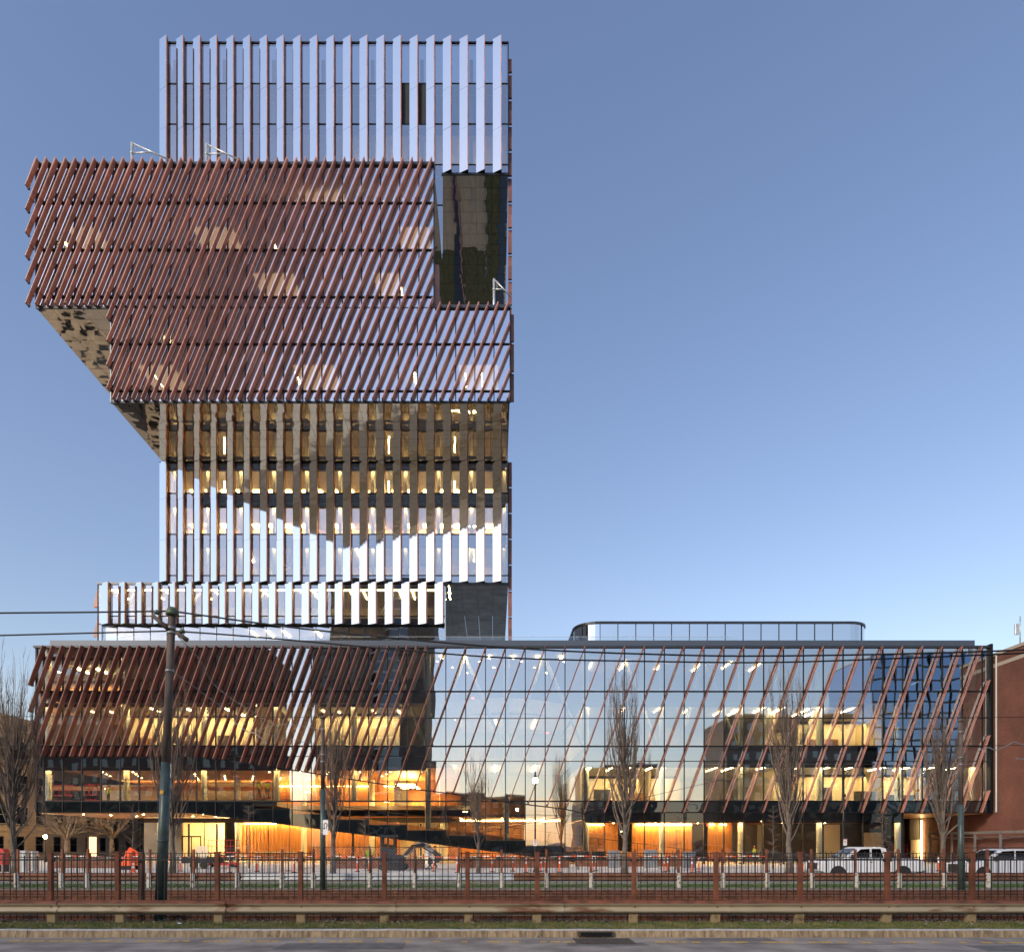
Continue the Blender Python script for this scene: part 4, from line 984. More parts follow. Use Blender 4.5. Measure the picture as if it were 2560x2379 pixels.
for _ in range(3600):
    near = r.random() < .85
    x = r.uniform(-14.5, 14.5); y = r.gauss(17.1, .3) if near else r.uniform(14.9, 16.8)
    if not near and r.random() < .5: y = r.uniform(15.4, 16.8)
    dens = .5 + .5 * math.sin(x * .9 + 1) * math.sin(x * .37)
    if r.random() > dens + .25: continue
    z = .16 if y > 15.4 else .012
    if y > 17.3: z = .13 - (y - 17.3) * .2 + .02
    s = r.uniform(.018, .05); a = r.uniform(0, 6.28); t1, t2 = r.uniform(-.6, .6), r.uniform(-.6, .6)
    u = Vector((math.cos(a), math.sin(a), t1)) * s; v = Vector((-math.sin(a), math.cos(a), t2)) * s * .6; c = Vector((x, y, z + .03))
    m.quad(c - u, c - v, c + u, c + v)
tag(m.build('fallen_leaves', M['leaf_litter']), 'dry brown leaves and scraps littering the foot of the guardrail', 'leaves', kind='stuff')
M['stone'] = pbr('ballast_stones', (.27, .25, .23), .9, var=.5, scale=30, coord='World')
m = MB(); r = random.Random(9)
for _ in range(9000):
    x = r.uniform(-24, 24); y = r.choice((r.uniform(28.2, 30.2), r.uniform(28.2, 30.2), r.uniform(17.4, 24))); s = r.uniform(.02, .05); z = .04 if y < 28.6 else .04 + (min(y, 29.6) - 28.6) * .1
    pts = [Vector((r.gauss(0, 1), r.gauss(0, 1), abs(r.gauss(0, .7)))).normalized() * s for _ in range(4)]
    c = Vector((x, y, z)); m.add([c + p for p in pts], [(0, 1, 2), (0, 2, 3), (0, 3, 1), (1, 3, 2)])
tag(m.build('gravel', M['stone']), 'loose grey ballast stones between the rails and the grass', 'gravel', kind='stuff')
M['paper'] = pbr('paper', (.75, .75, .74), .7, var=.05)
for px, py, lab in ((447, 2317, 'crumpled white paper scrap lying in the grass at left of centre'), (1903, 2303, 'flattened white plastic cup lying under the guardrail on the right')):
    m = MB(); Y = 16.9 if py < 2310 else 16.2; c = Vector((PX(px, Y), Y, .17))
    for k in range(7):
        a = k * .9; m.add([c + Vector((math.cos(a) * .07, math.sin(a) * .05, .01 * k % .04)), c + Vector((math.cos(a + 1) * .08, math.sin(a + 1) * .05, .03)), c + Vector((0, 0, .05))], [(0, 1, 2)])
    tag(m.build('paper_scrap', M['paper']), lab, 'litter', 'white litter by the guardrail')

# ------------------------------------------------------------------ neighbouring buildings
M['red_brick'] = brickmat('red_brick', (.19, .058, .034), (.13, .040, .025), (.15, .11, .09), .22, .075)
M['brown_brick'] = brickmat('brown_brick', (.125, .095, .078), (.10, .078, .064), (.10, .09, .08), .3, .1)
M['tan_stone'] = brickmat('tan_stone', (.44, .38, .31), (.37, .32, .26), (.28, .24, .2), 1.2, .45)
M['dark_brick'] = brickmat('dark_brick', (.075, .045, .035), (.06, .038, .030), (.06, .05, .045), .3, .1)
M['stone_trim'] = pbr('stone_trim', (.40, .34, .27), .8, var=.15, scale=2)
M['win_glass'] = mirror('window_glass', (.10, .12, .14), .08, .002, .6)
M['blue_glass'] = mirror('blue_glass', (.18, .26, .40), .05, .004, .5)
M['win_frame'] = pbr('window_frame', (.08, .08, .08), .6)
M['bay_white'] = pbr('bay_trim', (.45, .45, .46), .6)
def win_mesh(name, wd, h, mats, bars=1):
    """window facing -Y at y=0: frame proud of the wall, pane recessed, sill"""
    m = MB(); f = .08
    m.box(0, wd, -.03, .02, 0, f, 1).box(0, wd, -.03, .02, h - f, h, 1).box(0, f, -.03, .02, f, h - f, 1).box(wd - f, wd, -.03, .02, f, h - f, 1)
    if bars: m.box(f, wd - f, -.02, .015, h * .5 - .03, h * .5 + .03, 1)
    m.quad((f, -.005, f), (wd - f, -.005, f), (wd - f, -.005, h - f), (f, -.005, h - f), 0)
    m.box(-.1, wd + .1, -.12, -.031, -.12, -.002, 2)
    return m.mesh(name, mats)
w_std = win_mesh('window', 1.5, 2.1, [M['win_glass'], M['win_frame'], M['stone_trim']])
w_big = win_mesh('window', 2.2, 2.3, [M['win_glass'], M['bay_white'], M['win_frame']])
w_pl = win_mesh('window', 1.8, 1.8, [M['win_glass'], M['win_frame'], M['brown_brick']], 0)

def block(name, x0, x1, y0, y1, h, mat, label, cop='stone_trim', group=None):
    b = tag(empty(name, ((x0 + x1) / 2, (y0 + y1) / 2, 0)), label, 'building', group)
    off = b.location
    MB().box(x0 - off.x, x1 - off.x, y0 - off.y, y1 - off.y, 0, h).build('wall', M[mat], b)
    bar(b, 'coping', x0 - off.x - .15, x1 - off.x + .15, y0 - off.y - .15, y1 - off.y + .15, h + .001, h + .45, M[cop])
    return b, off
def face_windows(b, off, side, c0, c1, plane, zs, n, me, skip=0):
    """rows of windows on one face; side: 'N' (+Y), 'S' (-Y), 'E' (+X), 'W' (-X)"""
    r = random.Random(4)
    for z in zs:
        for k in range(n):
            c = c0 + (c1 - c0) * (k + .5) / n
            if skip and r.random() < skip: continue
            if side == 'S': inst('window', me, b, (c - .75 - off.x, plane - off.y - .005, z), None)
            if side == 'N': inst('window', me, b, (c + .75 - off.x, plane - off.y + .005, z), (0, 0, math.pi))
            if side == 'E': inst('window', me, b, (plane - off.x + .005, c - .75 - off.y, z), (0, 0, math.pi / 2))
            if side == 'W': inst('window', me, b, (plane - off.x - .005, c + .75 - off.y, z), (0, 0, -math.pi / 2))

# red brick hall on the right: its west wall runs back in depth
BXW = PX(2482, D0)
hall = tag(empty('brick_hall', (BXW + 12, 66, 0)), 'windowless red brick hall with pale stone coping at the far right', 'building')
o = hall.location
MB().box(BXW - o.x, 26, 61.6 - o.y, 96 - o.y, .1, 20.29).build('wall', M['red_brick'], hall)
bar(hall, 'stone_band', BXW - o.x - .03, 26.1, 61.6 - o.y - .03, 96 - o.y, 19.2, 19.55, M['stone_trim'])
bar(hall, 'coping', BXW - o.x - .08, 26.1, 61.6 - o.y - .08, 96 - o.y, 20.3, 20.6, M['stone_trim'])
an = tag(empty('roof_antenna', (PX(2545, 63) + .2, 63, 20.6)), 'thin roof antenna mast with a white panel on the brick hall', 'antenna')
MB().cyl((0, 0, 0), .05, 2.6, 6).build('mast', M['steel_white'], an, True); MB().bevbox(-.5, -.15, -.1, .1, .9, 1.9, .03).build('panel', M['steel_white'], an)
MB().box(-.2, .05, -.02, .02, 1.2, 1.26).box(-.2, .05, -.02, .02, 1.7, 1.76).box(-.12, .12, -.02, .02, 2.2, 2.24).build('bracket', M['steel_white'], an)
# aluminium canopy frame along the brick wall
M['alu'] = pbr('aluminium', (.52, .54, .55), .35, .8, var=.1)
cf = tag(empty('canopy_frame', (BXW - 1, 62, .15)), 'bare aluminium canopy frame standing along the red brick wall', 'frame')
yy = 57.0
for k in range(6):
    Y = 57 + k * 3.4; MB().box(-.08, .08, Y - 62 - .08, Y - 62 + .08, 0, 2.95).build('post', M['alu'], cf); MB().box(-.05, .9, Y - 62 - .04, Y - 62 + .04, 2.45, 2.53).build('crossbar', M['alu'], cf)
MB().box(-.1, .1, -5.2, 12.2, 2.955, 3.2).build('beam', M['alu'], cf); MB().box(.7, .8, -5.2, 12.2, 2.6, 2.7).build('beam', M['alu'], cf)

# limestone building across the side street, far left
SX = -60.0
st, o = block('stone_building', -67, SX, 76, 118, 17.6, 'tan_stone', 'pale limestone college building beside the bare trees at far left')
for k, z in enumerate((1.0, 4.6, 8.6, 12.8)): face_windows(st, o, 'E', 77, 117, SX, (z,), 11, w_big if k else w_std)
for z in (3.9, 12.2, 16.4): bar(st, 'string_course', SX - o.x, SX - o.x + .22, 76 - o.y - .1, 118 - o.y, z - .12, z + .2, M['stone_trim'])
dm = MB().box(0, .1, -1.3, 1.3, 0, 3.6); dm.build('door_surround', M['stone_trim'], st, loc=(SX - o.x, 101.5 - o.y, .15)); bar(st, 'door', SX - o.x + .1, SX - o.x + .14, 100.6 - o.y, 102.4 - o.y, .15, 3.2, M['panel_dim'])  # door leaf itself glows in place of a lit interior
# tan block hidden behind the podium, mirrored in the polished soffits
tb, o = block('tan_block', -82, -50, 126, 150, 33, 'tan_stone', 'tan block with dark square windows mirrored in the left polished soffit')
face_windows(tb, o, 'S', -81, -51, 126, [2.5 + 3.6 * k for k in range(8)], 9, w_pl)
bar(tb, 'wing', -106 - o.x, -82.01 - o.x, 126 - o.y, 150 - o.y, 0, 21.5, M['tan_stone'])
face_windows(tb, o, 'S', -105, -83, 126, [2.5 + 3.6 * k for k in range(5)], 7, w_pl)
tb2, o = block('low_block', -30, 20, 152, 168, 24, 'brown_brick', 'low brown block beyond the tower mirrored in the notch soffits')
face_windows(tb2, o, 'S', -29, 19, 152, [2.5 + 4 * k for k in range(5)], 12, w_pl)
# buildings across the street, behind the viewer: seen mirrored in the podium glass
F_, YO = 1.246, -60.0
ap, o = block('apartment_tower', -41 * F_, -15.5 * F_, YO - 26, YO, 68 * F_, 'brown_brick', 'tall brown apartment tower mirrored in the middle of the podium glass')
for k in range(26):
    z = 4 + k * 3.1; m = MB(); m.prism([(-34.3, YO), (-32.6, YO + 1.7), (-28.4, YO + 1.7), (-26.7, YO)], lambda p, a: (p[0] - o.x, p[1] - o.y, a), z, z + .6, 1)
    m.prism([(-34.0, YO), (-32.5, YO + 1.5), (-28.5, YO + 1.5), (-27.0, YO)], lambda p, a: (p[0] - o.x, p[1] - o.y, a), z + .6, z + 3.1, 0); m.build('bay_window', [M['win_glass'], M['bay_white']], ap)
face_windows(ap, o, 'N', -50.5, -44, YO, [4 + 3.1 * k for k in range(25)], 1, w_std)
db, o = block('dark_block', -138, -65, YO - 26, YO, 58, 'dark_brick', 'long dark brick block mirrored behind the left podium fins')
face_windows(db, o, 'N', -136, -67, YO, [3 + 4.2 * k for k in range(13)], 17, w_std)
lb, o = block('corner_shop_block', -17.5, 8.7, YO - 20, YO, 16, 'dark_brick', 'low dark shop block mirrored in the lower atrium glass')
face_windows(lb, o, 'N', -16.5, 8, YO, (1.5, 5.5, 9.2, 12.6), 8, w_std)
rb_, o = block('brick_walkup', 25, 46, YO - 22, YO, 24, 'brown_brick', 'brown brick walk-up mirrored right of the atrium glass')
face_windows(rb_, o, 'N', 26, 45, YO, [2.5 + 3.4 * k for k in range(6)], 7, w_std)
b4, o = block('brick_loft', 66, 102, YO - 22, YO, 38, 'brown_brick', 'brown brick loft block mirrored in the right podium glass')
face_windows(b4, o, 'N', 67, 101, YO, [2.5 + 3.9 * k for k in range(9)], 11, w_std)
b5, o = block('blue_glass_block', 107, 147, YO - 24, YO, 56, 'blue_glass', 'blue glass block mirrored at the right end of the podium', 'bay_white')
for k in range(15): bar(b5, 'floor_band', 106.95 - o.x, 147 - o.x, YO + .02 - o.y, YO + .1 - o.y, 3.4 + 3.5 * k, 3.9 + 3.5 * k, M['dark_metal'])
for k in range(13): bar(b5, 'floor_fin', 107 - o.x + 3.2 * k, 107.2 - o.x + 3.2 * k, YO + .12 - o.y, YO + .4 - o.y, .2, 55.9, M['dark_metal'])

# ------------------------------------------------------------------ trees
M['bark'] = pbr('bark_grey', (.145, .115, .092), .9, var=.3, scale=4, bump=.6, bscale=22)
M['twig'] = pbr('twig_brown', (.17, .12, .09), .9, var=.25, scale=2)
M['dry_leaf'] = pbr('dry_leaf', (.20, .11, .06), .8, var=.4, scale=6)
def upright_tree(px, Y, top_y, width, label, seed, base_z=.15, limbs=46, lean=0, low=.16):
    """fastigiate street tree in winter: short trunk, many steep limbs carrying fine upright twigs"""
    r = random.Random(seed); H = PZ(top_y, Y) - base_z
    t = tag(empty('columnar_tree', (PX(px, Y), Y, base_z)), label, 'tree', 'columnar street trees on the pavement')
    tr = MB(); r0 = .028 * H * .5 + .03
    path = [Vector((0, 0, -.05))]
    for i in range(1, 9): path.append(Vector((r.gauss(0, .04) + lean * i / 8, r.gauss(0, .04), H * .62 * i / 8)))
    tr.tube(path, [r0 * (1 - .8 * i / 8) * (1.25 if i == 0 else 1) for i in range(9)], 9)
    tr.build('trunk', M['bark'], t, True)
    cr = MB()
    for k in range(limbs):
        u = low + (.62 - low) * (k / limbs) ** .9 + r.uniform(-.02, .02)
        z0 = H * u; i = min(7, int(u / .62 * 8)); st_ = path[i].lerp(path[i + 1], min(1, max(0, u / .62 * 8 - i)))
        az = k * 2.4 + r.uniform(-.5, .5); d = Vector((math.cos(az), math.sin(az), 0))
        reach = width / 2 * r.uniform(.22, .98) * (1 - .35 * abs(u - .3)); L = H * r.uniform(.30, .58) * (1 - u * .35); L = min(L, H * 1.0 - z0)
        pts = [st_]; n = 7
        for j in range(1, n + 1):
            f = j / n; out = reach * (1 - (1 - f) ** 2.0) * (1 if f < .7 else 1 - .12 * (f - .7) / .3)
            pts.append(st_ + d * out + Vector((r.gauss(0, .05), r.gauss(0, .05), L * f)))
        rr0 = r0 * r.uniform(.22, .42) * (1 - u * .5)
        cr.tube(pts, [max(.006, rr0 * (1 - f / n) ** .8) for f in range(n + 1)], 5, 0, False)
        for q in range(r.randint(5, 9)):
            f = r.uniform(.15, .98); j = min(n - 1, int(f * n)); p = pts[j].lerp(pts[j + 1], f * n - j)
            a2 = r.uniform(0, 6.28); dd = Vector((math.cos(a2), math.sin(a2), 0)) * r.uniform(.08, .26) + d * .10
            l2 = H * r.uniform(.07, .16); mid = p + dd * .7 * l2 / (H * .12) + Vector((0, 0, l2 * .5)); end = mid + dd * .35 + Vector((r.gauss(0, .05), r.gauss(0, .05), l2 * .6))
            cr.tube([p, mid, end], [.011, .008, .003], 3, 1, False)
            for w_ in range(2):
                p3 = p.lerp(end, r.uniform(.3, .9)); a3 = r.uniform(0, 6.28)
                cr.tube([p3, p3 + Vector((math.cos(a3) * .14, math.sin(a3) * .14, l2 * .45))], [.006, .003], 3, 1, False)
    cr.build('crown', [M['bark'], M['twig']], t, True)
    return t
upright_tree(35, 36, 1680, 3.4, 'big multi-stemmed bare columnar tree at the far left edge', 1, limbs=64)
upright_tree(430, 46, 1735, 3.2, 'bare columnar tree right behind the leaning green-sleeved pole', 2, limbs=50)
upright_tree(832, 45, 1765, 2.7, 'bare columnar tree beside the slim pole with the turn sign', 3, limbs=42, lean=.1)
upright_tree(1195, 46, 1905, 1.9, 'slender short bare columnar tree in front of the atrium glass', 4, limbs=26, low=.2)
upright_tree(1562, 45, 1700, 3.2, 'bare columnar tree just right of the lit street lamp', 5, limbs=50)
upright_tree(1972, 45, 1695, 3.4, 'bare columnar tree to the left of the bell-shaped street lamp', 6, limbs=52)
upright_tree(2357, 45, 1765, 3.3, 'bare columnar tree in front of the red brick hall, beside the green pole', 8, limbs=52)
def sapling(px, Y, top_y, width, label, seed, leaves=0, horiz=.9):
    r = random.Random(seed); H = PZ(top_y, Y) - .15
    t = tag(empty('sapling', (PX(px, Y), Y, .15)), label, 'tree', 'young saplings on the pavement')
    MB().tube([(r.gauss(0, .02), 0, H * k / 7 - .03) for k in range(8)], [.045 * (1 - .8 * k / 7) for k in range(8)], 7).build('trunk', M['bark'], t, True)
    cr = MB()
    for k in range(44):
        z = H * r.uniform(.22, .97); a = k * 2.4; L = width / 2 * r.uniform(.5, 1) * (1.05 - z / H * .65); e = Vector((math.cos(a) * L, math.sin(a) * L, z + L * (1 - horiz) + r.uniform(0, .15)))
        p = Vector((0, 0, z)); cr.tube([p, p.lerp(e, .5) + Vector((0, 0, .05)), e], [.012, .008, .003], 3, 0, False)
        for q in range(3):
            s = p.lerp(e, r.uniform(.35, .95)); a2 = a + r.choice((-.7, .7)); cr.tube([s, s + Vector((math.cos(a2) * .2, math.sin(a2) * .2, r.uniform(0, .18)))], [.006, .003], 3, 0, False)
        for q in range(leaves):
            s = p.lerp(e, r.uniform(.3, 1)) + Vector((r.gauss(0, .08), r.gauss(0, .08), r.gauss(0, .06))); v1 = Vector((r.gauss(0, 1), r.gauss(0, 1), r.gauss(0, 1))).normalized() * .05; v2 = Vector((r.gauss(0, 1), r.gauss(0, 1), r.gauss(0, 1))).normalized() * .035
            cr.quad(s - v1, s - v2, s + v1, s + v2, 1)
    cr.build('crown', [M['twig'], M['dry_leaf']], t)
    return t
sapling(912, 52, 2040, 2.4, 'thin bare sapling left of the mini excavator', 21, horiz=.5)
sapling(1690, 52, 2030, 2.3, 'thin bare sapling with level twigs in front of the timber wall', 22)
sapling(1444, 52, 2060, 2.0, 'thin bare sapling between the lit lamp and the tall columnar tree', 23)
sapling(1932, 53, 2010, 1.6, 'thin bare sapling next to the columnar tree on the right', 24)
sapling(2206, 52, 2012, 2.2, 'young sapling with brown leaves behind the white pickup truck', 25, leaves=7)
sapling(112, 58, 2000, 2.4, 'thin bare sapling under the left podium corner', 26, horiz=.4)
sapling(332, 60, 2010, 3.0, 'thin bare sapling under the overhang beside the lobby glass', 27, horiz=.4)
sapling(622, 55, 2010, 2.4, 'thin bare sapling in front of the entrance lobby', 28, horiz=.5)
def spreading_tree(px, Y, top_y, label, seed):
    r = random.Random(seed); H = PZ(top_y, Y); t = tag(empty('bare_tree', (PX(px, Y), Y, .1)), label, 'tree', 'spreading bare trees on the side street')
    tr = MB(); tr.tube([(0, 0, -.05), (.1, 0, H * .18), (.05, .1, H * .34)], [.36, .27, .22], 9); tr.build('trunk', M['bark'], t, True)
    cr = MB()
    def grow(p, d, L, rad, lev):
        q = p + d * L * .5 + Vector((r.gauss(0, .1), r.gauss(0, .1), r.gauss(0, .1))) * L * .25; e = q + (d + Vector((0, 0, .12))).normalized() * L * .5
        cr.tube([p, q, e], [rad, rad * .8, rad * .6], 5 if lev < 2 else 3, 0, False)
        if lev >= 5: return
        for _ in range(3 if lev < 4 else 2):
            nd = (d + Vector((r.gauss(0, .5), r.gauss(0, .5), r.gauss(.08, .35)))).normalized(); grow(e if r.random() < .6 else q, nd, L * r.uniform(.6, .85), rad * .55, lev + 1)
    for k in range(6):
        a = k * 1.05 + r.uniform(-.3, .3); grow(Vector((.05, .1, H * .32)), Vector((math.cos(a) * .75, math.sin(a) * .75, .8)).normalized(), H * .2, .14, 0)
    cr.build('crown', [M['bark']], t, True); return t
spreading_tree(165, 78, 1985, 'dark spreading bare tree left of the lit stone doorway', 31)
spreading_tree(278, 82, 1985, 'dark spreading bare tree in front of the lit stone doorway', 32)

# ------------------------------------------------------------------ poles, wires, lamps, signs
M['pole_wood'] = pbr('pole_weathered', (.115, .085, .068), .7, .1, var=.35, scale=3, bump=.4, coord='World', stretch=(3, 3, .6))
M['pole_green'] = pbr('pole_green', (.060, .085, .075), .4, .2, var=.25, scale=5, coord='World', bump=.15)
M['insulator'] = pbr('insulator_green', (.10, .13, .07), .4, var=.3, scale=8)
M['wire'] = pbr('wire_black', (.012, .012, .012), .6)
M['wire_grey'] = pbr('wire_grey', (.32, .32, .31), .45, .5)
YP = 17.62
pole = tag(empty('utility_pole', (PX(400, YP), YP, .08)), 'leaning weathered utility pole with a dark green sleeve behind the near fence', 'pole')
tx = PX(430, YP) - PX(400, YP); zt_ = PZ(1536, YP) - .08; zs_ = PZ(1905, YP) - .08
at_ = lambda z: Vector((tx * z / zt_, 0, z))
MB().tube([at_(0), at_(zs_ * .5), at_(zs_)], [.155, .135, .122], 14).build('sleeve', M['pole_green'], pole, True)
MB().tube([at_(zs_ - .02), at_((zs_ + zt_) / 2), at_(zt_)], [.108, .100, .092], 12).build('shaft', M['pole_wood'], pole, True)
for z in (zs_ * .5,): MB().cyl(at_(z) + Vector((0, 0, 0)), .142, .05, 14).build('sleeve_ring', M['pole_green'], pole, True)
MB().lathe(at_(zt_), [(.092, -.02), (.15, -.02), (.16, .05), (.13, .10), (.11, .15), (.07, .19), (.0, .2)], 14).build('cap_insulator', M['insulator'], pole, True)
for z in (PZ(1680, YP), PZ(1573, YP), PZ(1585, YP)): MB().cyl(at_(z - .08), .112, .06, 14).build('band', M['wire_grey'], pole, True)
for (a, b) in (((385, 1540), (425, 1575)), ((445, 1583), (472, 1602))):
    pa_, pb_ = Vector((PX(a[0], YP) - PX(400, YP), -.08, PZ(a[1], YP) - .08)), Vector((PX(b[0], YP) - PX(400, YP), -.08, PZ(b[1], YP) - .08))
    MB().tube([pa_, pb_], [.05, .06], 8).build('strain_insulator', M['pole_wood'], pole, True)
for (x_, y_) in ((397, 1533), (460, 1580)): MB().lathe((PX(x_, YP) - PX(400, YP), -.1, PZ(y_, YP) - .08), [(0, -.05), (.07, -.05), (.08, 0), (.04, .05), (0, .06)], 10).build('insulator', M['insulator'], pole, True)
yl = MB().box(-.06, .03, -.145, -.138, 0, .10); yl.build('yellow_tag', M['yellow_paint'], pole, loc=at_(PZ(1985, YP) - .08))
def slim_pole(px, Y, top_y, sleeve_y, label, mat='pole_wood'):
    p = tag(empty('slim_pole', (PX(px, Y), Y, .12)), label, 'pole', 'slim trolley-wire poles'); zt, zs = PZ(top_y, Y) - .12, PZ(sleeve_y, Y) - .12
    MB().tube([(0, 0, -.02), (0, 0, zs)], [.125, .11], 12).build('sleeve', M['pole_green'], p, True)
    MB().tube([(0, 0, zs - .02), (0, 0, zt)], [.092, .082], 12).build('shaft', M[mat], p, True)
    MB().lathe((0, 0, zt), [(.082, -.02), (.12, -.02), (.12, .05), (.05, .1), (0, .11)], 12).build('cap', M['pole_wood'], p, True)
    for z in (zt - .5, zt - 1.6, zt - 1.9): MB().cyl((0, 0, z), .1, .06, 12).build('band', M['wire_grey'], p, True)
    return p
pole2 = slim_pole(807, 29.4, 1795, 1972, 'slim trolley pole carrying the white turn sign left of centre')
pole3 = slim_pole(2402, 29.4, 1802, 2010, 'slim dark green trolley pole at the right in front of the brick hall')
pole3b = MB().cyl((0, 0, 0), .03, 0.9, 6)
def wire(name, pts, Y, rad, label, mat='wire', group='overhead wires', n=10, Ys=None):
    m = MB(); P_ = [Vector((PX(x, (Ys[i] if Ys else Y)), (Ys[i] if Ys else Y), PZ(y, (Ys[i] if Ys else Y)))) for i, (x, y) in enumerate(pts)]
    out = []
    for i in range(len(P_) - 1):
        p0, p1, p2, p3 = P_[max(i - 1, 0)], P_[i], P_[i + 1], P_[min(i + 2, len(P_) - 1)]
        for k in range(n):
            t = k / n; out.append(.5 * ((2 * p1) + (p2 - p0) * t + (2 * p0 - 5 * p1 + 4 * p2 - p3) * t * t + (3 * p1 - p0 - 3 * p2 + p3) * t ** 3))
    out.append(P_[-1]); m.tube(out, rad, 5)
    return tag(m.build(name, M[mat], None, True), label, 'wire', group)
wire('overhead_cable', [(-300, 1536), (0, 1532), (230, 1530), (428, 1527)], YP, .024, 'upper thick black cable reaching the leaning pole from the left edge')
wire('overhead_cable', [(428, 1527), (800, 1576), (1290, 1620), (1700, 1637), (1950, 1639), (2250, 1634), (2560, 1624), (2900, 1606)], YP, .024, 'upper thick black cable sagging right from the leaning pole')
wire('overhead_cable', [(-300, 1596), (0, 1588), (230, 1582), (425, 1577)], YP + .1, .022, 'lower thick black cable reaching the leaning pole from the left edge')
wire('overhead_cable', [(436, 1577), (640, 1592), (1000, 1624), (1290, 1645), (1700, 1654), (1950, 1655), (2250, 1645), (2560, 1632), (2900, 1612)], YP + .1, .022, 'lower thick black cable sagging right from the leaning pole')
wire('trolley_wire', [(-200, 1790), (600, 1792), (1280, 1795), (2000, 1794), (2760, 1791)], 27.2, .012, 'upper thin trolley wire stretched level across the podium')
wire('trolley_wire', [(-200, 1862), (600, 1863), (1280, 1864), (2000, 1864), (2760, 1862)], 27.2, .012, 'lower thin trolley wire stretched level across the podium')
wire('span_wire', [(445, 1590), (500, 1650), (545, 1720), (650, 1790), (700, 1822)], YP, .011, 'grey span wire falling right from the head of the leaning pole', 'wire_grey', Ys=[17.6, 18.5, 19.5, 23, 26])
wire('span_wire', [(437, 1682), (480, 1712), (560, 1770), (660, 1832), (805, 1862)], YP, .010, 'grey span wire between the leaning pole and the slim turn-sign pole', 'wire_grey', Ys=[17.6, 18.5, 20, 24, 29.3])
wire('span_wire', [(400, 1790), (480, 1750), (525, 1785), (600, 1795)], 20, .008, 'short dark jumper wire hanging right of the leaning pole')
wire('span_wire', [(620, 1835), (700, 1810), (805, 1822)], 25, .009, 'short grey wire meeting the slim turn-sign pole from the left', 'wire_grey')
wire('feeder_tube', [(580, 1800), (615, 1826), (640, 1834), (668, 1858)], 24, .02, 'white insulator tube kinked below the span wires', 'wire_grey')
wire('feeder_tube', [(2445, 1877), (2470, 1868), (2490, 1874), (2520, 1862), (2536, 1854), (2562, 1862), (2620, 1858)], 24, .018, 'white looping feeder cable beside the brick hall', 'wire_grey')
wire('guy_wire', [(1940, 1918), (1700, 1972), (1450, 2030), (1100, 2102), (760, 2170)], 31.2, .010, 'thin slanting guy wire crossing the lower right podium')
wire('feeder_tube', [(2540, 1896), (2600, 1899)], 24, .02, 'white insulator rod at the right picture edge beside the brick hall', 'wire_grey')

M['lamp_iron'] = pbr('lamp_iron', (.022, .026, .026), .45, .4)
M['globe'] = glow('globe_lit', (1.0, .74, .38), 60.0)
M['globe_off'] = pbr('globe_off', (.55, .53, .48), .2)
def post_lamp(px, Y, globe_y, label, size=1.0, finial=True, mat='lamp_iron'):
    t = tag(empty('street_lamp', (PX(px, Y), Y, .15)), label, 'lamp', 'lit globe street lamps'); h = PZ(globe_y, Y) - .15
    MB().lathe((0, 0, 0), [(.16, 0), (.16, .12), (.11, .2), (.085, .5), (.06, .7), (.05, h - .5), (.075, h - .45), (.05, h - .38), (.10, h - .24), (.11, h - .2)], 12).build('post', M[mat], t, True)
    MB().lathe((0, 0, h), [(.09, -.22), (.15, -.14), (.17, 0), (.14, .12), (.06, .2), (0, .21)], 12).build('globe', M['globe'], t, True)
    MB().lathe((0, 0, h), [(.16, .17), (.12, .26), (.07, .34), (.05, .5), (.06, .56), (.02, .62), (0, .74)] if finial else [(.06, .2), (.02, .26), (0, .3)], 10).build('finial', M[mat], t, True)
    return t
post_lamp(1338, 47, 1950, 'lit globe street lamp on a dark post in front of the atrium')
post_lamp(113, 74, 2090, 'lit globe lamp glowing low before the limestone building', 1.0, False)
bl = tag(empty('street_lamp', (PX(2109, 47), 47, .15)), 'unlit street lamp with a bell shade on a curved arm near the white pickup', 'lamp')
h = PZ(1920, 47) - .15
MB().lathe((0, 0, 0), [(.16, 0), (.15, .3), (.085, .5), (.075, h * .5), (.09, h * .5 + .05), (.06, h * .5 + .1), (.055, h), (.08, h + .04), (.03, h + .15), (0, h + .25)], 12).build('post', M['lamp_iron'], bl, True)
MB().tube([(0, 0, h - .25), (.35, 0, h - .05), (.75, 0, h + .05), (1.15, 0, h + .08)], .03, 8).tube([(0, 0, h - .9), (.2, 0, h - .4), (.5, 0, h - .06)], .02, 6).build('arm', M['lamp_iron'], bl, True)
MB().lathe((1.15, 0, h - .55), [(.26, 0), (.24, .06), (.15, .2), (.11, .35), (.10, .5), (.05, .58), (0, .62)], 14).build('shade', M['lamp_iron'], bl, True)
MB().lathe((1.15, 0, h - .55), [(0, -.09), (.14, -.06), (.2, 0), (.2, .02)], 12).build('bulb_globe', M['globe_off'], bl, True)
for px, y0, y1 in ((2109, 1990, 2035),):
    MB().box(-.1, .1, -.12, .05, PZ(1992, 47) - .15, PZ(1984, 47) - .15).build('camera_box', M['lamp_iron'], bl)

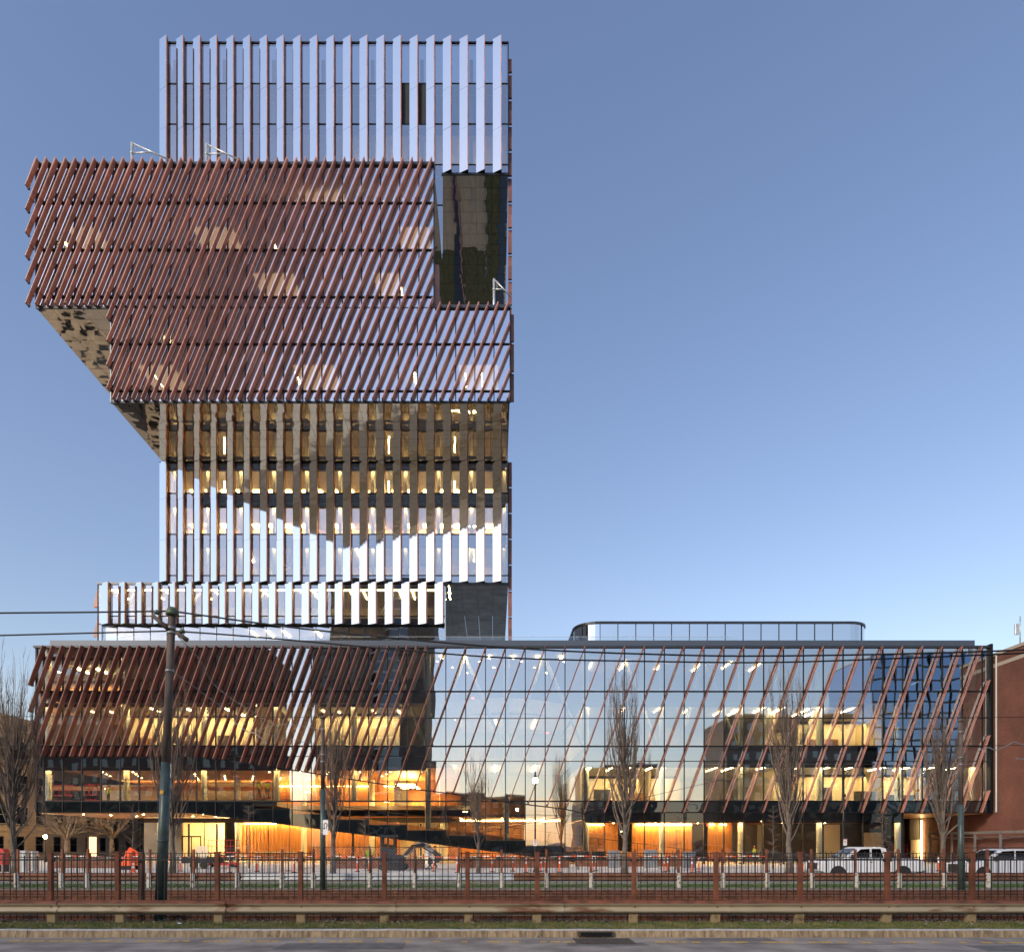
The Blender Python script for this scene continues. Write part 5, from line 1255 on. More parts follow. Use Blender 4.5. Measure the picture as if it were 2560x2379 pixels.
M['sign_white'] = pbr('sign_white', (.80, .80, .78), .4, var=.03)
M['sign_black'] = pbr('sign_black', (.015, .015, .015), .5)
M['sign_red'] = pbr('sign_red', (.55, .02, .02), .5)
def arc_band(m, cx, cz, r0, r1, a0, a1, y, n=20, mi=0):
    for i in range(n):
        a, b = a0 + (a1 - a0) * i / n, a0 + (a1 - a0) * (i + 1) / n
        m.quad((cx + r0 * math.cos(a), y, cz + r0 * math.sin(a)), (cx + r1 * math.cos(a), y, cz + r1 * math.sin(a)), (cx + r1 * math.cos(b), y, cz + r1 * math.sin(b)), (cx + r0 * math.cos(b), y, cz + r0 * math.sin(b)), mi)
YS = 29.2
sg = tag(empty('turn_sign', (PX(814, YS), YS, PZ(2067, YS)), R(-14)), 'white turn sign with a curved black arrow on the slim pole', 'sign')
MB().bevbox(-.125, .125, -.012, .0, -.32, .32, .01).build('plate', M['sign_white'], sg)
m = MB(); arc_band(m, .01, .10, .055, .09, R(-60), R(180), -.016); m.box(-.08, -.045, -.0165, -.0155, -.02, .10); m.add([(-.115, -.016, -.02), (-.01, -.016, -.02), (-.0625, -.016, -.11)], [(0, 1, 2)]); m.box(.03, .06, -.0165, -.0155, -.08, .06)
m.build('arrow', M['sign_black'], sg); MB().box(-.2, -.1, 0, .15, .2, .24).box(-.2, -.1, 0, .15, -.24, -.2).build('bracket', M['wire_grey'], sg)
def parking_sign(px, Y, yc, label):
    s_ = tag(empty('parking_sign', (PX(px, Y), Y, PZ(yc, Y))), label, 'sign', 'no-parking signs on lamp posts')
    MB().bevbox(-.115, .115, -.012, 0, -.23, .22, .008).build('plate', M['sign_white'], s_)
    m = MB(); arc_band(m, 0, .02, .062, .082, 0, 6.2832, -.015, 24); m.quad((-.052, -.016, .06), (-.042, -.016, .072), (.052, -.016, -.02), (.042, -.016, -.032)); m.box(-.10, .10, -.0155, -.0145, .15, .20); m.build('red_ring', M['sign_red'], s_)
    m = MB(); m.box(-.02, -.004, -.0142, -.0135, -.03, .07); arc_band(m, .0, .045, .012, .028, R(-90), R(90), -.0138, 8); m.box(-.07, .07, -.0142, -.0135, -.13, -.115).box(-.05, .05, -.0142, -.0135, -.17, -.155); m.build('letter', M['sign_black'], s_)
parking_sign(1338, 46.85, 2105, 'small white no-parking sign on the lit lamp post')
parking_sign(2113, 46.82, 2104, 'small white no-parking sign on the bell lamp post')

# ------------------------------------------------------------------ vehicles and site equipment
M['car_white'] = pbr('car_white', (.72, .74, .78), .22, 0, var=.03, spec=.6)
M['car_black'] = pbr('car_trim', (.02, .02, .022), .5)
M['tyre'] = pbr('tyre', (.018, .018, .018), .85)
M['rim'] = pbr('rim', (.40, .41, .43), .35, .8)
M['car_glass'] = mirror('car_glass', (.10, .12, .14), .03, .001, 1)
M['head_glass'] = pbr('headlamp', (.7, .72, .75), .1)
M['tail_red'] = pbr('tail_red', (.45, .02, .02), .3)
def rounded_side(m, prof, y0, y1, inset, mi=0):
    """side profile (x,z) lofted across the width with tumblehome and softened sides"""
    cx = sum(p[0] for p in prof) / len(prof); cz = sum(p[1] for p in prof) / len(prof); n = len(prof)
    secs = [(y0, .94), (y0 + inset, .985), (y0 + 2 * inset, 1.0), (y1 - 2 * inset, 1.0), (y1 - inset, .985), (y1, .94)]
    b = len(m.v)
    for (y, s) in secs:
        for (px, pz) in prof: m.v.append((cx + (px - cx) * (s + (1 - s) * .6), y, cz + (pz - cz) * s))
    for k in range(len(secs) - 1):
        for i in range(n): m.f.append((b + k * n + i, b + k * n + (i + 1) % n, b + (k + 1) * n + (i + 1) % n, b + (k + 1) * n + i)); m.m.append(mi)
    m.f.append(tuple(b + i for i in range(n))); m.m.append(mi); m.f.append(tuple(b + (len(secs) - 1) * n + i for i in range(n - 1, -1, -1))); m.m.append(mi)
def wheel(parent, x, y, r, wd, side):
    wme = MB(); wme.lathe((0, 0, 0), [(r * .62, -wd / 2), (r * .93, -wd / 2), (r, -wd * .3), (r, wd * .3), (r * .93, wd / 2), (r * .62, wd / 2)], 22)
    w_ = wme.build('wheel', M['tyre'], parent, True, (x, y, r), (math.pi / 2, 0, 0))
    rm = MB(); rm.lathe((0, 0, 0), [(0, .04 * side), (r * .18, .045 * side), (r * .22, .02 * side), (r * .62, .055 * side), (r * .66, -.02)], 20); rm.build('rim', M['rim'], w_, True, (0, 0, wd * .38 * side))
    for k in range(5):
        a = k * 1.2566; MB().box(r * .2, r * .6, -.03, .03, 0, .03).build('spoke', M['car_black'], w_, False, (0, 0, wd * .38 * side + (.05 * side)), (0, 0, a + .6))
def arch(m, x, r, y0, y1, z, mi):
    pts = [(x + r * math.cos(a), z + r * math.sin(a)) for a in [math.pi * k / 14 for k in range(15)]]
    m.prism(pts, lambda p, a: (p[0], a, p[1]), y0, y1, mi)
# pickup: faces left (-X)
pu = tag(empty('pickup_truck', (PX(2158, 39.6), 39.6, 0)), 'white extended-cab pickup truck parked behind the distant fence', 'truck')
L2, Wd = 2.95, 1.96
m = MB()
rounded_side(m, [(-2.92, .55), (-2.95, .75), (-2.90, 1.02), (-2.80, 1.13), (-1.55, 1.24), (-1.45, 1.24), (1.02, 1.26), (1.02, .48), (-2.7, .45)], -Wd / 2, Wd / 2, .06)
rounded_side(m, [(1.04, .50), (1.04, 1.27), (2.86, 1.25), (2.92, 1.1), (2.92, .62), (2.8, .52)], -Wd / 2, Wd / 2, .05)
for xw in (-1.95, 1.75):
    for s_ in (-1, 1): arch(m, xw, .47, s_ * (Wd / 2 + .012), s_ * (Wd / 2 - .3), .40, 1)
body = m.build('body', [M['car_white'], M['car_black']], pu)
m = MB(); cabp = [(-1.62, 1.24), (-.72, 1.86), (-.45, 1.93), (.55, 1.93), (.82, 1.86), (1.0, 1.26)]
rounded_side(m, cabp, -Wd / 2 + .1, Wd / 2 - .1, .09); m.build('cab', M['car_white'], pu)
for s_ in (-1, 1):
    y = s_ * (Wd / 2 - .095)
    for nm, q in (('side_window', [(-1.25, 1.30), (-.62, 1.80), (-.12, 1.83), (-.12, 1.30)]), ('side_window', [(0.0, 1.30), (0.0, 1.83), (.50, 1.83), (.66, 1.30)])):
        mm = MB(); mm.prism(q, lambda p, a: (p[0], a, p[1]), y, y + s_ * .012); mm.build(nm, M['car_glass'], pu)
    MB().bevbox(-1.22, -1.0, y + s_ * .1 - .07, y + s_ * .1 + .07, 1.28, 1.5, .03).build('mirror', M['car_black'], pu)
    for xx in (-.15, .80): MB().box(xx, xx + .14, s_ * (Wd / 2 + .004) - .012, s_ * (Wd / 2 + .004) + .012, 1.06, 1.10).build('door_handle', M['car_black'], pu)
    for xx in (-1.42, -.06, .98): MB().box(xx, xx + .012, s_ * (Wd / 2) - .006, s_ * (Wd / 2) + .003, .6, 1.22).build('door_gap', M['car_black'], pu)
    MB().bevbox(-2.93, -2.66, s_ * .80 - .16, s_ * .80 + .16, .86, 1.06, .02).build('headlight', M['head_glass'], pu)
    MB().bevbox(2.84, 2.95, s_ * .86 - .09, s_ * .86 + .09, .85, 1.2, .02).build('tail_light', M['tail_red'], pu)
    for xw in (-1.95, 1.75): wheel(pu, xw, s_ * (Wd / 2 - .14), .39, .26, s_)
mm = MB(); mm.quad((-1.60, -.75, 1.27), (-.78, -.68, 1.83), (-.78, .68, 1.83), (-1.60, .75, 1.27)); mm.build('windscreen', M['car_glass'], pu, loc=(-.03, 0, .02))
MB().bevbox(-2.99, -2.9, -.55, .55, .66, 1.02, .02).build('grille', M['car_black'], pu); MB().bevbox(-3.02, -2.85, -.96, .96, .42, .58, .03).build('bumper', M['rim'], pu); MB().bevbox(2.85, 3.02, -.95, .95, .46, .6, .03).build('bumper', M['rim'], pu)
MB().box(1.15, 2.8, -.8, .8, 1.16, 1.262).build('cargo_bed', M['car_black'], pu)
# SUV
sv = tag(empty('suv', (PX(2490, 39.4) + .1, 39.4, 0)), 'white sport utility vehicle cut by the right picture edge behind the fence', 'car')
m = MB(); rounded_side(m, [(-2.40, .50), (-2.45, .75), (-2.38, 1.0), (-1.25, 1.17), (2.3, 1.2), (2.42, 1.0), (2.42, .55), (2.2, .42), (-2.2, .42)], -.95, .95, .06)
for xw in (-1.5, 1.45):
    for s_ in (-1, 1): arch(m, xw, .45, s_ * .962, s_ * .65, .38, 1)
m.build('body', [M['car_white'], M['car_black']], sv)
m = MB(); rounded_side(m, [(-1.30, 1.16), (-.45, 1.74), (-.15, 1.82), (1.9, 1.82), (2.2, 1.74), (2.38, 1.19)], -.86, .86, .09); m.build('cabin', M['car_white'], sv)
for s_ in (-1, 1):
    y = s_ * .862
    for q in ([(-.95, 1.22), (-.38, 1.68), (.28, 1.72), (.28, 1.22)], [(.38, 1.22), (.38, 1.72), (1.25, 1.72), (1.3, 1.22)], [(1.42, 1.24), (1.38, 1.71), (1.85, 1.70), (2.05, 1.28)]):
        mm = MB(); mm.prism(q, lambda p, a: (p[0], a, p[1]), y, y + s_ * .012); mm.build('side_window', M['car_glass'], sv)
    MB().bevbox(-.98, -.78, y + s_ * .14 - .09, y + s_ * .14 + .09, 1.2, 1.38, .03).build('mirror', M['car_black'], sv)
    MB().bevbox(-2.44, -2.1, s_ * .78 - .14, s_ * .78 + .14, .82, .98, .02).build('headlight', M['head_glass'], sv)
    MB().box(-1.9, 1.95, y - s_ * .1 - .02, y - s_ * .1 + .02, 1.86, 1.9).box(-.2, -.15, y - s_ * .1 - .02, y - s_ * .1 + .02, 1.8, 1.87).build('roof_rail', M['car_black'], sv)
    for xw in (-1.5, 1.45): wheel(sv, xw, s_ * .82, .37, .24, s_)
mm = MB(); mm.quad((-1.28, -.72, 1.2), (-.5, -.62, 1.72), (-.5, .62, 1.72), (-1.28, .72, 1.2)); mm.build('windscreen', M['car_glass'], sv, loc=(-.03, 0, .02))
MB().bevbox(-2.5, -2.38, -.6, .6, .5, .95, .03).build('grille', M['car_black'], sv)

# compact excavator
M['dig_black'] = pbr('digger_black', (.035, .037, .042), .4, .2, var=.15)
M['dig_yellow'] = pbr('digger_yellow', (.55, .33, .03), .5)
YX = 51.0
dg_ = tag(empty('mini_excavator', (PX(985, YX), YX, .15)), 'dark compact excavator with a folded digging arm on the building site', 'excavator')
for s_ in (-1, 1):
    m = MB(); pts = []
    for k in range(12): a = math.pi / 2 + math.pi * k / 11; pts.append((-.75 + .24 * math.cos(a), .26 + .24 * math.sin(a)))
    for k in range(12): a = -math.pi / 2 + math.pi * k / 11; pts.append((.75 + .24 * math.cos(a), .26 + .24 * math.sin(a)))
    m.prism(pts, lambda p, a: (p[0], a, p[1]), s_ * .75 - .18, s_ * .75 + .18); m.build('track', M['tyre'], dg_)
MB().bevbox(-.95, .8, -.8, .8, .55, 1.15, .08).build('body', M['dig_black'], dg_)
cb = MB(); cb.box(-.9, .15, -.62, .42, 1.15, 1.25)
for (x_, y_) in ((-.86, -.6), (.1, -.6), (-.86, .38), (.1, .38), (-.36, -.6)): cb.box(x_ - .07, x_ + .07, y_ - .06, y_ + .06, 1.25, 2.45)
cb.bevbox(-1.0, .25, -.7, .5, 2.45, 2.62, .05); cb.box(-.9, .15, -.63, -.56, 1.25, 1.6); cb.box(-.9, .15, .36, .4, 1.25, 1.9); cab = cb.build('cab', M['dig_black'], dg_)
for q in ((-.82, -.40), (-.32, .06)): pane(dg_, q[0], q[1], -.61, 1.25, 2.45, M['clear_glass'], 'cab_window')
MB().bevbox(-.6, -.2, -.3, .1, 1.3, 1.5, .05).bevbox(-.65, -.5, -.3, .1, 1.5, 2.0, .05).build('seat', M['car_black'], dg_)
def limb(name, pts, wd, mat, par):
    m = MB(); m.prism(pts, lambda p, a: (p[0], a, p[1]), -wd / 2 - .1, wd / 2 - .1); return m.build(name, M[mat], par)
limb('boom', [(.45, .85), (.65, .8), (1.5, 1.62), (2.3, 1.72), (2.35, 1.9), (1.9, 1.98), (1.35, 1.9)], .24, 'dig_black', dg_)
limb('stick', [(1.95, 1.98), (2.2, 2.05), (3.55, 1.18), (3.5, 1.0), (3.35, 1.0), (2.2, 1.62)], .2, 'dig_black', dg_)
limb('bucket', [(3.05, 1.12), (3.5, 1.1), (3.62, .85), (3.35, .55), (2.75, .45), (2.55, .55), (2.9, .8)], .6, 'dig_black', dg_)
MB().tube([(.7, -.1, 1.0), (1.65, -.1, 1.55)], .06, 8).build('ram', M['rim'], dg_, True); MB().tube([(1.55, -.1, 2.02), (2.3, -.1, 2.02)], .05, 8).build('ram', M['rim'], dg_, True)
def text_mesh(txt, size, mat, parent, loc, rot, name='lettering'):
    cu = bpy.data.curves.new(name, 'FONT'); cu.body = txt; cu.size = size; cu.extrude = .002; cu.materials.append(M[mat])
    tmp = bpy.data.objects.new('tmp', cu); COL.objects.link(tmp)
    me = bpy.data.meshes.new_from_object(tmp.evaluated_get(bpy.context.evaluated_depsgraph_get()))
    bpy.data.objects.remove(tmp)
    return inst(name, me, parent, loc, rot)
text_mesh('DEERE', .26, 'sign_white', dg_, (2.28, -.205, 1.72), (math.pi / 2, R(32), 0))
text_mesh('665', .5, 'sign_white', podium, (PX(386, 76.8), 76.8, PZ(2087, 76.8)), (math.pi / 2, 0, 0), 'door_number')

# red platform lifts
M['lift_red'] = pbr('lift_red', (.50, .035, .03), .5, var=.15)
M['orange'] = pbr('safety_orange', (.85, .10, .02), .5, var=.1)
M['white_band'] = pbr('reflective_white', (.80, .80, .80), .4)
def lift(px, Y, z0, wd, plat, label):
    t = tag(empty('scissor_lift', (PX(px, Y), Y, z0)), label, 'lift', 'red platform lifts')
    MB().bevbox(-wd / 2, wd / 2, -.4, .4, .15, .42, .03).build('chassis', M['lift_red'], t)
    sc_ = MB(); n = max(1, int((plat - .45) / .35)); dz = (plat - .45) / n
    for k in range(n):
        z = .45 + k * dz
        for y in (-.3, .3): sc_.tube([(-wd * .38, y, z), (wd * .38, y, z + dz)], .025, 4).tube([(wd * .38, y, z), (-wd * .38, y, z + dz)], .025, 4)
    sc_.build('scissor_arms', M['car_black'], t)
    MB().box(-wd / 2, wd / 2, -.4, .4, plat, plat + .07).build('platform', M['lift_red'], t)
    gr = MB()
    for x_ in (-wd / 2, -wd / 6, wd / 6, wd / 2):
        for y in (-.38, .38): gr.tube([(x_, y, plat + .07), (x_, y, plat + 1.1)], .022, 5)
    for z in (plat + .6, plat + 1.1):
        for y in (-.38, .38): gr.tube([(-wd / 2, y, z), (wd / 2, y, z)], .022, 5)
        for x_ in (-wd / 2, wd / 2): gr.tube([(x_, -.38, z), (x_, .38, z)], .022, 5)
    gr.build('guardrail', M['lift_red'], t)
    for x_ in (-wd * .36, wd * .36):
        for y in (-.36, .36): MB().cyl((x_, y - .05, .16), .16, .1, 12, 'y').build('wheel', M['tyre'], t)
    return t
lift(560, 58, .15, 2.4, 1.2, 'red platform lift parked outside the entrance lobby')
lift(163, 71.5, Zr[2002], 1.9, .9, 'red platform lift on the left corner of the second floor')
lift(232, 70.5, Zr[2002], 1.2, .9, 'red platform lift beside the worker on the second floor')
lift(656, 72.5, Zr[2002], 2.0, .7, 'red platform lift carrying two workers on the second floor')
lift(2245, 73, .15, 1.6, .8, 'red platform lift behind the ground-floor glass at right')
ld = tag(empty('step_ladder', (PX(714, 72), 72, Zr[2002])), 'orange step ladder standing by the timber wall upstairs', 'ladder')
for s_, y in ((-1, 0), (1, .5)):
    for x_ in (-.28, .28): MB().tube([(x_ * 1.2 + s_ * .42, y, 0), (x_ * .5, .25, 2.2)], .03, 5).build('rail', M['orange'], ld)
for k in range(6): MB().box(-.55 + k * .06, -.05 + k * .03, -.02 + k * .04, .06 + k * .04, .3 + k * .33, .34 + k * .33).build('rung', M['orange'], ld)
# orange mini machine on the left
om = tag(empty('orange_digger', (PX(322, 52), 52, .15)), 'small bright orange machine with a raised arm under the overhang', 'machine')
MB().bevbox(-.55, .55, -.4, .4, .3, 1.0, .08).bevbox(-.15, .5, -.3, .3, 1.0, 1.45, .06).build('body', M['orange'], om); MB().bevbox(-.6, .6, -.45, -.2, 0, .3, .1).bevbox(-.6, .6, .2, .45, 0, .3, .1).build('track', M['tyre'], om)
m = MB(); m.prism([(-.4, .9), (-.2, .85), (.1, 1.45), (.6, 1.3), (.62, 1.42), (.1, 1.72)], lambda p, a: (p[0], a, p[1]), -.1, .1); m.build('arm', M['orange'], om); MB().bevbox(.55, .85, -.2, .2, .95, 1.35, .05).build('bucket', M['orange'], om)

# channelizer posts
ch_me = MB().lathe((0, 0, 0), [(.05, .04), (.045, .98), (.05, 1.0), (.03, 1.06), (0, 1.07)], 10).mesh('tube', M['orange'], True)
bd_me = MB().lathe((0, 0, 0), [(.0515, 0), (.0505, .14)], 10).mesh('reflective_band', M['white_band'], True); bs_me = MB().lathe((0, 0, 0), [(.2, 0), (.19, .04), (.06, .07)], 8).mesh('rubber_base', M['car_black'])
where = [(134, 'left of the lit globe lamp'), (435, 'just left of the second columnar tree'), (451, 'right at the second columnar tree'), (574, 'below the red platform lift'), (643, 'in front of the lobby glass'), (721, 'left of the near post beside the chain link'), (735, 'lower one left of the turn-sign pole'), (893, 'left of the sapling by the excavator'), (922, 'tall one left of the excavator tracks'), (966, 'right at the excavator cab'), (1084, 'right of the excavator bucket'), (1143, 'left of the slender columnar tree'), (1231, 'right of the slender columnar tree'), (1282, 'left of the lit street lamp'), (1315, 'close left of the lit lamp post'), (1352, 'close right of the lit lamp post'), (1364, 'second right of the lit lamp post'), (1399, 'third right of the lit lamp post'), (1480, 'left one of the pair near the middle sapling'), (1490, 'right one of the pair near the middle sapling'), (1660, 'left one of the pair by the grey cabinets'), (1669, 'right one of the pair by the grey cabinets'), (1730, 'before the timber-walled ground floor'), (1747, 'right of the last grey cabinet'), (1919, 'left of the right-hand columnar tree'), (2007, 'in front of the pickup nose'), (2291, 'behind the pickup tailgate'), (2346, 'between the pickup and the sport utility vehicle')]
for i, (px, lab) in enumerate(where):
    Y = 46.0 + (i * 37 % 11) * .35
    c = tag(empty('channelizer_post', (PX(px, Y), Y, .15)), 'orange channelizer post ' + lab, 'traffic post', 'orange channelizer posts along the pavement')
    inst('tube', ch_me, c); inst('rubber_base', bs_me, c)
    for z in (.62, .84): inst('reflective_band', bd_me, c, (0, 0, z))
cn = tag(empty('traffic_cone', (PX(333, 47), 47, .15)), 'orange traffic cone with white bands left of the leaning pole', 'cone')
MB().lathe((0, 0, 0), [(.15, .03), (.03, .72), (0, .72)], 12).build('cone_body', M['orange'], cn, True); MB().box(-.19, .19, -.19, .19, 0, .035).build('base', M['orange'], cn)
for z, r0, r1 in ((.3, .104, .079), (.5, .069, .052)): MB().lathe((0, 0, 0), [(r0, z), (r1, z + .14)], 12).build('white_band', M['white_band'], cn, True)
# barrier tape between posts
m = MB(); x = PX(130, 50.5); k = 0
while x < PX(1905, 50.5):
    z0 = 1.13 + .05 * math.sin(k * .5); z1 = 1.13 + .05 * math.sin((k + 1) * .5)
    m.hexa([(x, 50.5, z0), (x + .5, 50.5, z1), (x + .5, 50.51, z1), (x, 50.51, z0)], [(x, 50.5, z0 + .075), (x + .5, 50.5, z1 + .075), (x + .5, 50.51, z1 + .075), (x, 50.51, z0 + .075)], k % 2); x += .5; k += 1
tp = m.build('barrier_tape', [M['white_band'], M['orange']]); tag(tp, 'long red and white barrier tape strung in front of the podium', 'tape')
# site clutter: cabinets, planters, boards
M['cab_grey'] = pbr('cabinet_grey', (.22, .23, .25), .5, .2, var=.15)
M['corten'] = pbr('corten', (.17, .065, .035), .8, var=.3, scale=3)
for px, w_, h_, Y, lab in ((1535, .9, 1.45, 54, 'grey electrical cabinet just left of the tall middle columnar tree'), (1626, 1.0, 1.5, 54, 'grey electrical cabinet right of the tall middle columnar tree'), (1722, .9, 1.35, 54, 'grey electrical cabinet before the pale column of the timber room')):
    c = tag(empty('electrical_cabinet', (PX(px, Y), Y, .15)), lab, 'cabinet', 'grey electrical cabinets')
    MB().bevbox(-w_ / 2, w_ / 2, -.3, .3, .08, h_, .03).build('case', M['cab_grey'], c); MB().box(-w_ / 2 - .06, w_ / 2 + .06, -.36, .36, 0, .078).build('plinth', M['concrete'], c)
    for s_ in (-1, 1): MB().box(s_ * w_ / 4 - w_ / 4 + .03, s_ * w_ / 4 + w_ / 4 - .03, -.312, -.301, .15, h_ - .1).build('door', M['cab_grey'], c); MB().box(s_ * .05 - .015, s_ * .05 + .015, -.34, -.3125, h_ * .5, h_ * .5 + .14).build('handle', M['car_black'], c)
for x0, x1, Y, hh, lab in ((830, 1060, 55, .62, 'long rusty steel planter behind the excavator'), (1150, 1420, 57, .6, 'long rusty steel planter beside the lit lamp'), (1440, 1700, 60, .55, 'long rusty steel planter in front of the timber room'), (150, 300, 56, .6, 'long rusty steel planter under the left overhang')):
    c = tag(empty('planter', (PX((x0 + x1) / 2, Y), Y, .15)), lab, 'planter', 'rusty steel planters'); hw = (x1 - x0) / 2 * Y / FPX; r = random.Random(x0)
    MB().box(-hw, hw, -.7, -.64, 0, hh).box(-hw, hw, .64, .7, 0, hh).box(-hw, -hw + .06, -.64, .64, 0, hh).box(hw - .06, hw, -.64, .64, 0, hh).build('wall', M['corten'], c); MB().box(-hw + .06, hw - .06, -.64, .64, .02, hh - .08).build('soil', M['soil'], c)
    m = MB()
    for k in range(int(hw * 14)):
        bx_, by_ = r.uniform(-hw + .2, hw - .2), r.uniform(-.5, .5)
        for q in range(12):
            a, hh2 = r.uniform(0, 6.28), r.uniform(.2, .5); e_ = (bx_ + math.cos(a) * .16, by_ + math.sin(a) * .16, hh - .08 + hh2)
            m.add([(bx_ - .012, by_, hh - .09), (bx_ + .012, by_, hh - .09), e_], [(0, 1, 2)])
    struct(m.build('grass_tufts', M['dry_leaf'], c), None, 'stuff')
mb_ = tag(empty('mail_box', (PX(6, 48), 48, .15)), 'red round-topped post box at the left picture edge', 'box')
m = MB(); m.prism([(-.34, .5), (.34, .5), (.34, 1.35)] + [(.34 * math.cos(a), 1.35 + .3 * math.sin(a)) for a in [math.pi * k / 10 for k in range(1, 10)]] + [(-.34, 1.35)], lambda p, a: (p[0], a, p[1]), -.3, .3); m.build('body', M['lift_red'], mb_)
for x_ in (-.28, .28): MB().box(x_ - .04, x_ + .04, -.25, .25, 0, .5).build('leg', M['car_black'], mb_)
MB().box(-.22, .22, -.32, -.301, 1.2, 1.28).build('slot', M['car_black'], mb_)
for px, w_, h_, Y, lab in ((62, .55, 1.5, 47, 'white plastic toilet cabin narrow side beside the post box'), (78, .8, 1.45, 48.2, 'pale grey signal cabinet right of the big left tree')):
    c = tag(empty('signal_cabinet', (PX(px, Y), Y, .15)), lab.replace('plastic toilet cabin narrow side', 'slim service cabinet'), 'cabinet', 'pale cabinets by the left tree')
    MB().bevbox(-w_ / 2, w_ / 2, -.3, .3, .05, h_, .05).build('case', M['steel_white'], c); MB().box(-w_ / 2 + .05, w_ / 2 - .05, -.312, -.301, .2, h_ - .12).build('door', M['steel_white'], c)
bd = tag(empty('board_stack', (PX(505, 57), 57, .15)), 'pale timber boards leaning in a stack by the entrance', 'boards')
for k in range(7): MB().box(-.06, .06, -.02, .02, 0, 1.9).build('board', M['cream'], bd, False, (-.5 + k * .15, .1, 0), (R(-18), R(-8), 0))
tr_ = tag(empty('flatbed_trailer', (PX(505, 54), 54, .15)), 'dark low trailer parked in front of the red platform lift', 'trailer')
MB().bevbox(-1.5, 1.5, -.6, .6, .45, .95, .04).build('bed', M['dig_black'], tr_); MB().tube([(1.5, 0, .5), (2.3, 0, .45)], .04, 6).build('tow_bar', M['dig_black'], tr_)
for x_ in (-.4, .4): MB().cyl((x_, -.66, .3), .3, .14, 14, 'y').build('wheel', M['tyre'], tr_)

# roof davits
def davit(px, base_y, top_y, Y, reach_px, label, zb):
    t = tag(empty('roof_davit', (PX(px, Y), Y, zb)), label, 'davit', 'white roof davits'); h = PZ(top_y, Y) - zb; q = reach_px * Y / FPX
    MB().cyl((0, 0, 0), .13, h, 10).build('mast', M['steel_white'], t, True)
    m = MB(); m.tube([(.05, 0, h - .06), (q, 0, h - 1.75)], .075, 8); m.build('jib', M['steel_white'], t, True)
    MB().tube([(.1, 0, h - 1.05), (q * .62, 0, h - 1.0)], .06, 6).build('strut', M['steel_white'], t, True)
    MB().tube([(.28, 0, h - .15), (.24, 0, h - 1.05)], .02, 4).tube([(.42, 0, h - .2), (.38, 0, h - 1.05)], .02, 4).build('tie_rod', M['steel_white'], t)
    MB().cyl((0, 0, h - 1.15), .17, .12, 10).build('collar', M['steel_white'], t, True)
davit(330, 408, 357, 70, 92, 'white davit crane on the cantilever roof left of the crown', 67.8)
davit(517, 408, 360, 71, 85, 'white davit crane on the cantilever roof before the crown windows', 67.8)
davit(1235, 762, 698, 69, 42, 'white davit crane on the terrace in the upper notch', 54.2)

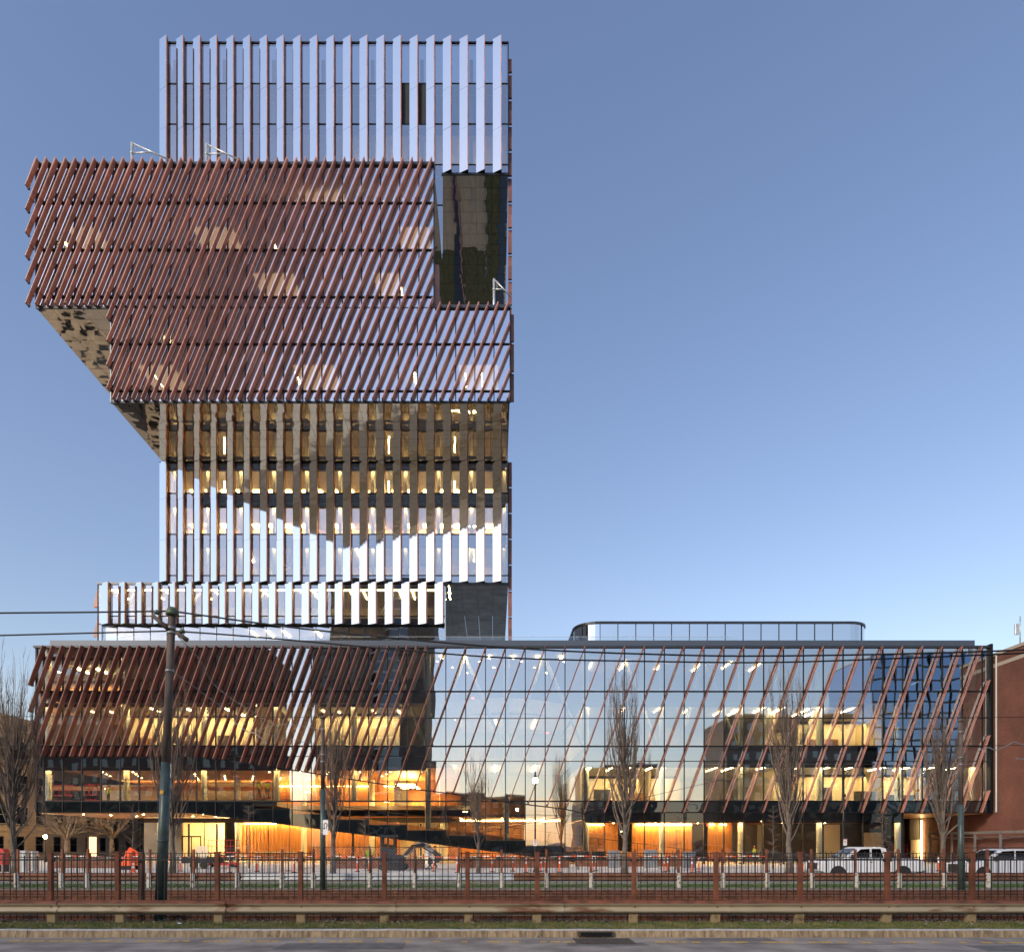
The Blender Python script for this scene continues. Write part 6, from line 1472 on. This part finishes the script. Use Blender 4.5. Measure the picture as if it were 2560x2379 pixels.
# ------------------------------------------------------------------ people
M['skin'] = pbr('skin', (.42, .24, .16), .6, var=.08)
M['hi_vis'] = pbr('hi_vis_yellow', (.42, .62, .03), .7, var=.1)
M['trousers'] = pbr('trousers_dark', (.03, .032, .04), .8)
M['jacket'] = pbr('jacket_dark', (.06, .055, .06), .8)
M['helmet'] = pbr('helmet', (.25, .14, .07), .4)
M['pale_shirt'] = pbr('pale_shirt', (.45, .45, .55), .8)
def person(loc, rz, label, top, hat, arm_l, arm_r, bend=0.0, step=.12):
    """one continuous skinned body; arm_l / arm_r: (elbow, hand) offsets from the shoulder"""
    sh = .19; hipz, shz = .92, 1.42
    V, E_, Rr = [], [], []
    def v(p, r): V.append(Vector(p)); Rr.append(r); return len(V) - 1
    def chain(i, pts):
        for p, r in pts: j = v(p, r); E_.append((i, j)); i = j
        return i
    fy = -math.sin(bend) * .5
    pel = v((0, 0, hipz), .15)
    chest = chain(pel, [((0, fy * .4, 1.12), .135), ((0, fy * .8, 1.32), .15)])
    neck = chain(chest, [((0, fy, 1.47), .06), ((0, fy - .02, 1.55), .055)])
    chain(neck, [((0, fy - .03, 1.63), .085), ((0, fy - .03, 1.70), .095), ((0, fy - .03, 1.765), .065)])
    for s_, arm in ((-1, arm_l), (1, arm_r)):
        S = Vector((s_ * sh, fy * .9, shz)); e = S + Vector(arm[0]); h = S + Vector(arm[1]); d = (h - e).normalized()
        k = chain(chest, [(S, .062), (S.lerp(e, .5), .05), (e, .042), (e.lerp(h, .6), .036), (h, .03), (h + d * .06, .036), (h + d * .12, .022)])
        hj = len(V) - 2
        chain(hj, [(h + d * .07 + Vector((-s_ * .035, -.01, .01)), .012)])
        K = Vector((s_ * .11, -step * s_ * .5, .5)); F = Vector((s_ * .12, step * s_ * .6, .085))
        chain(pel, [((s_ * .1, 0, .84), .105), (Vector((s_ * .1, 0, .84)).lerp(K, .5), .085), (K, .066), (K.lerp(F, .45), .06), (F, .045), (F + Vector((0, -.12, -.03)), .042), (F + Vector((0, -.2, -.045)), .03)])
    me = bpy.data.meshes.new('body'); me.from_pydata(V, E_, []); o = bpy.data.objects.new('tmp_body', me); COL.objects.link(o)
    sk = o.modifiers.new('skin', 'SKIN'); sk.use_smooth_shade = True
    for i, d in enumerate(me.skin_vertices[0].data): d.radius = (Rr[i], Rr[i]); d.use_root = (i == 0)
    sb = o.modifiers.new('sub', 'SUBSURF'); sb.levels = 1; sb.render_levels = 1
    m2 = bpy.data.meshes.new_from_object(o.evaluated_get(bpy.context.evaluated_depsgraph_get())); bpy.data.objects.remove(o)
    m2.materials.clear()
    for q in (top, 'trousers', 'skin', 'car_black'): m2.materials.append(M[q])
    hands = [Vector((s_ * sh, fy * .9, shz)) + Vector(a[1]) for s_, a in ((-1, arm_l), (1, arm_r))]
    for p in m2.polygons:
        c = p.center; p.use_smooth = True
        p.material_index = 3 if c.z < .11 else (1 if c.z < .93 and all((c - h).length > .15 for h in hands) else (2 if c.z > 1.5 and abs(c.x) < .12 or any((c - h).length < .13 for h in hands) else 0))
    t = inst('person', m2, None, loc, (0, 0, rz)); tag(t, label, 'person')
    hd = MB().lathe((0, fy - .03, 1.70), [(.125, .0), (.118, .05), (.09, .1), (.05, .125), (0, .13)], 12)
    if hat == 'helmet': hd.lathe((0, fy - .05, 1.70), [(.118, .004), (.16, -.004), (.16, .006), (.118, .012)], 12)
    hd.build('helmet' if hat == 'helmet' else 'hair', M['helmet'] if hat == 'helmet' else M['car_black'], t, True)
    return t
down = ((.03, .02, -.28), (.05, -.08, -.52)); dl_ = ((-.03, .02, -.28), (-.05, -.08, -.52))
fwd = ((.05, -.18, -.2), (-.06, -.42, -.05)); fl_ = ((-.05, -.18, -.2), (.06, -.42, -.05))
person((PX(271, 69.3), 69.3, Zr[2002] + .01), R(100), 'worker in a lime shirt and hard hat working at the second-floor glass', 'hi_vis', 'helmet', fl_, ((.04, -.2, .1), (-.02, -.42, .28)))
person((PX(648, 72.5), 72.45, Zr[2002] + .785), R(170), 'left worker in yellow on the red lift upstairs reaching up', 'hi_vis', 'helmet', ((-.1, -.05, .2), (-.06, -.1, .46)), ((.1, -.05, .2), (.06, -.1, .46)))
person((PX(668, 72.5), 72.55, Zr[2002] + .785), R(190), 'right worker in yellow on the red lift upstairs with lowered arms', 'hi_vis', 'helmet', dl_, down)
person((PX(921, 50), 50, .15), R(60), 'worker in a yellow vest standing left of the excavator', 'hi_vis', 'helmet', dl_, fwd)
person((PX(1075, 53), 53, .15), R(-80), 'person in a pale shirt walking by the excavator bucket', 'pale_shirt', 'hair', dl_, fwd, step=.3)
person((PX(1088, 55), 55, .15), R(-60), 'person in a dark jacket behind the excavator bucket', 'jacket', 'hair', dl_, down, step=.2)
person((PX(1886, 72), 72, .15), R(20), 'worker in a yellow vest behind the right ground-floor glass', 'hi_vis', 'helmet', fl_, fwd)
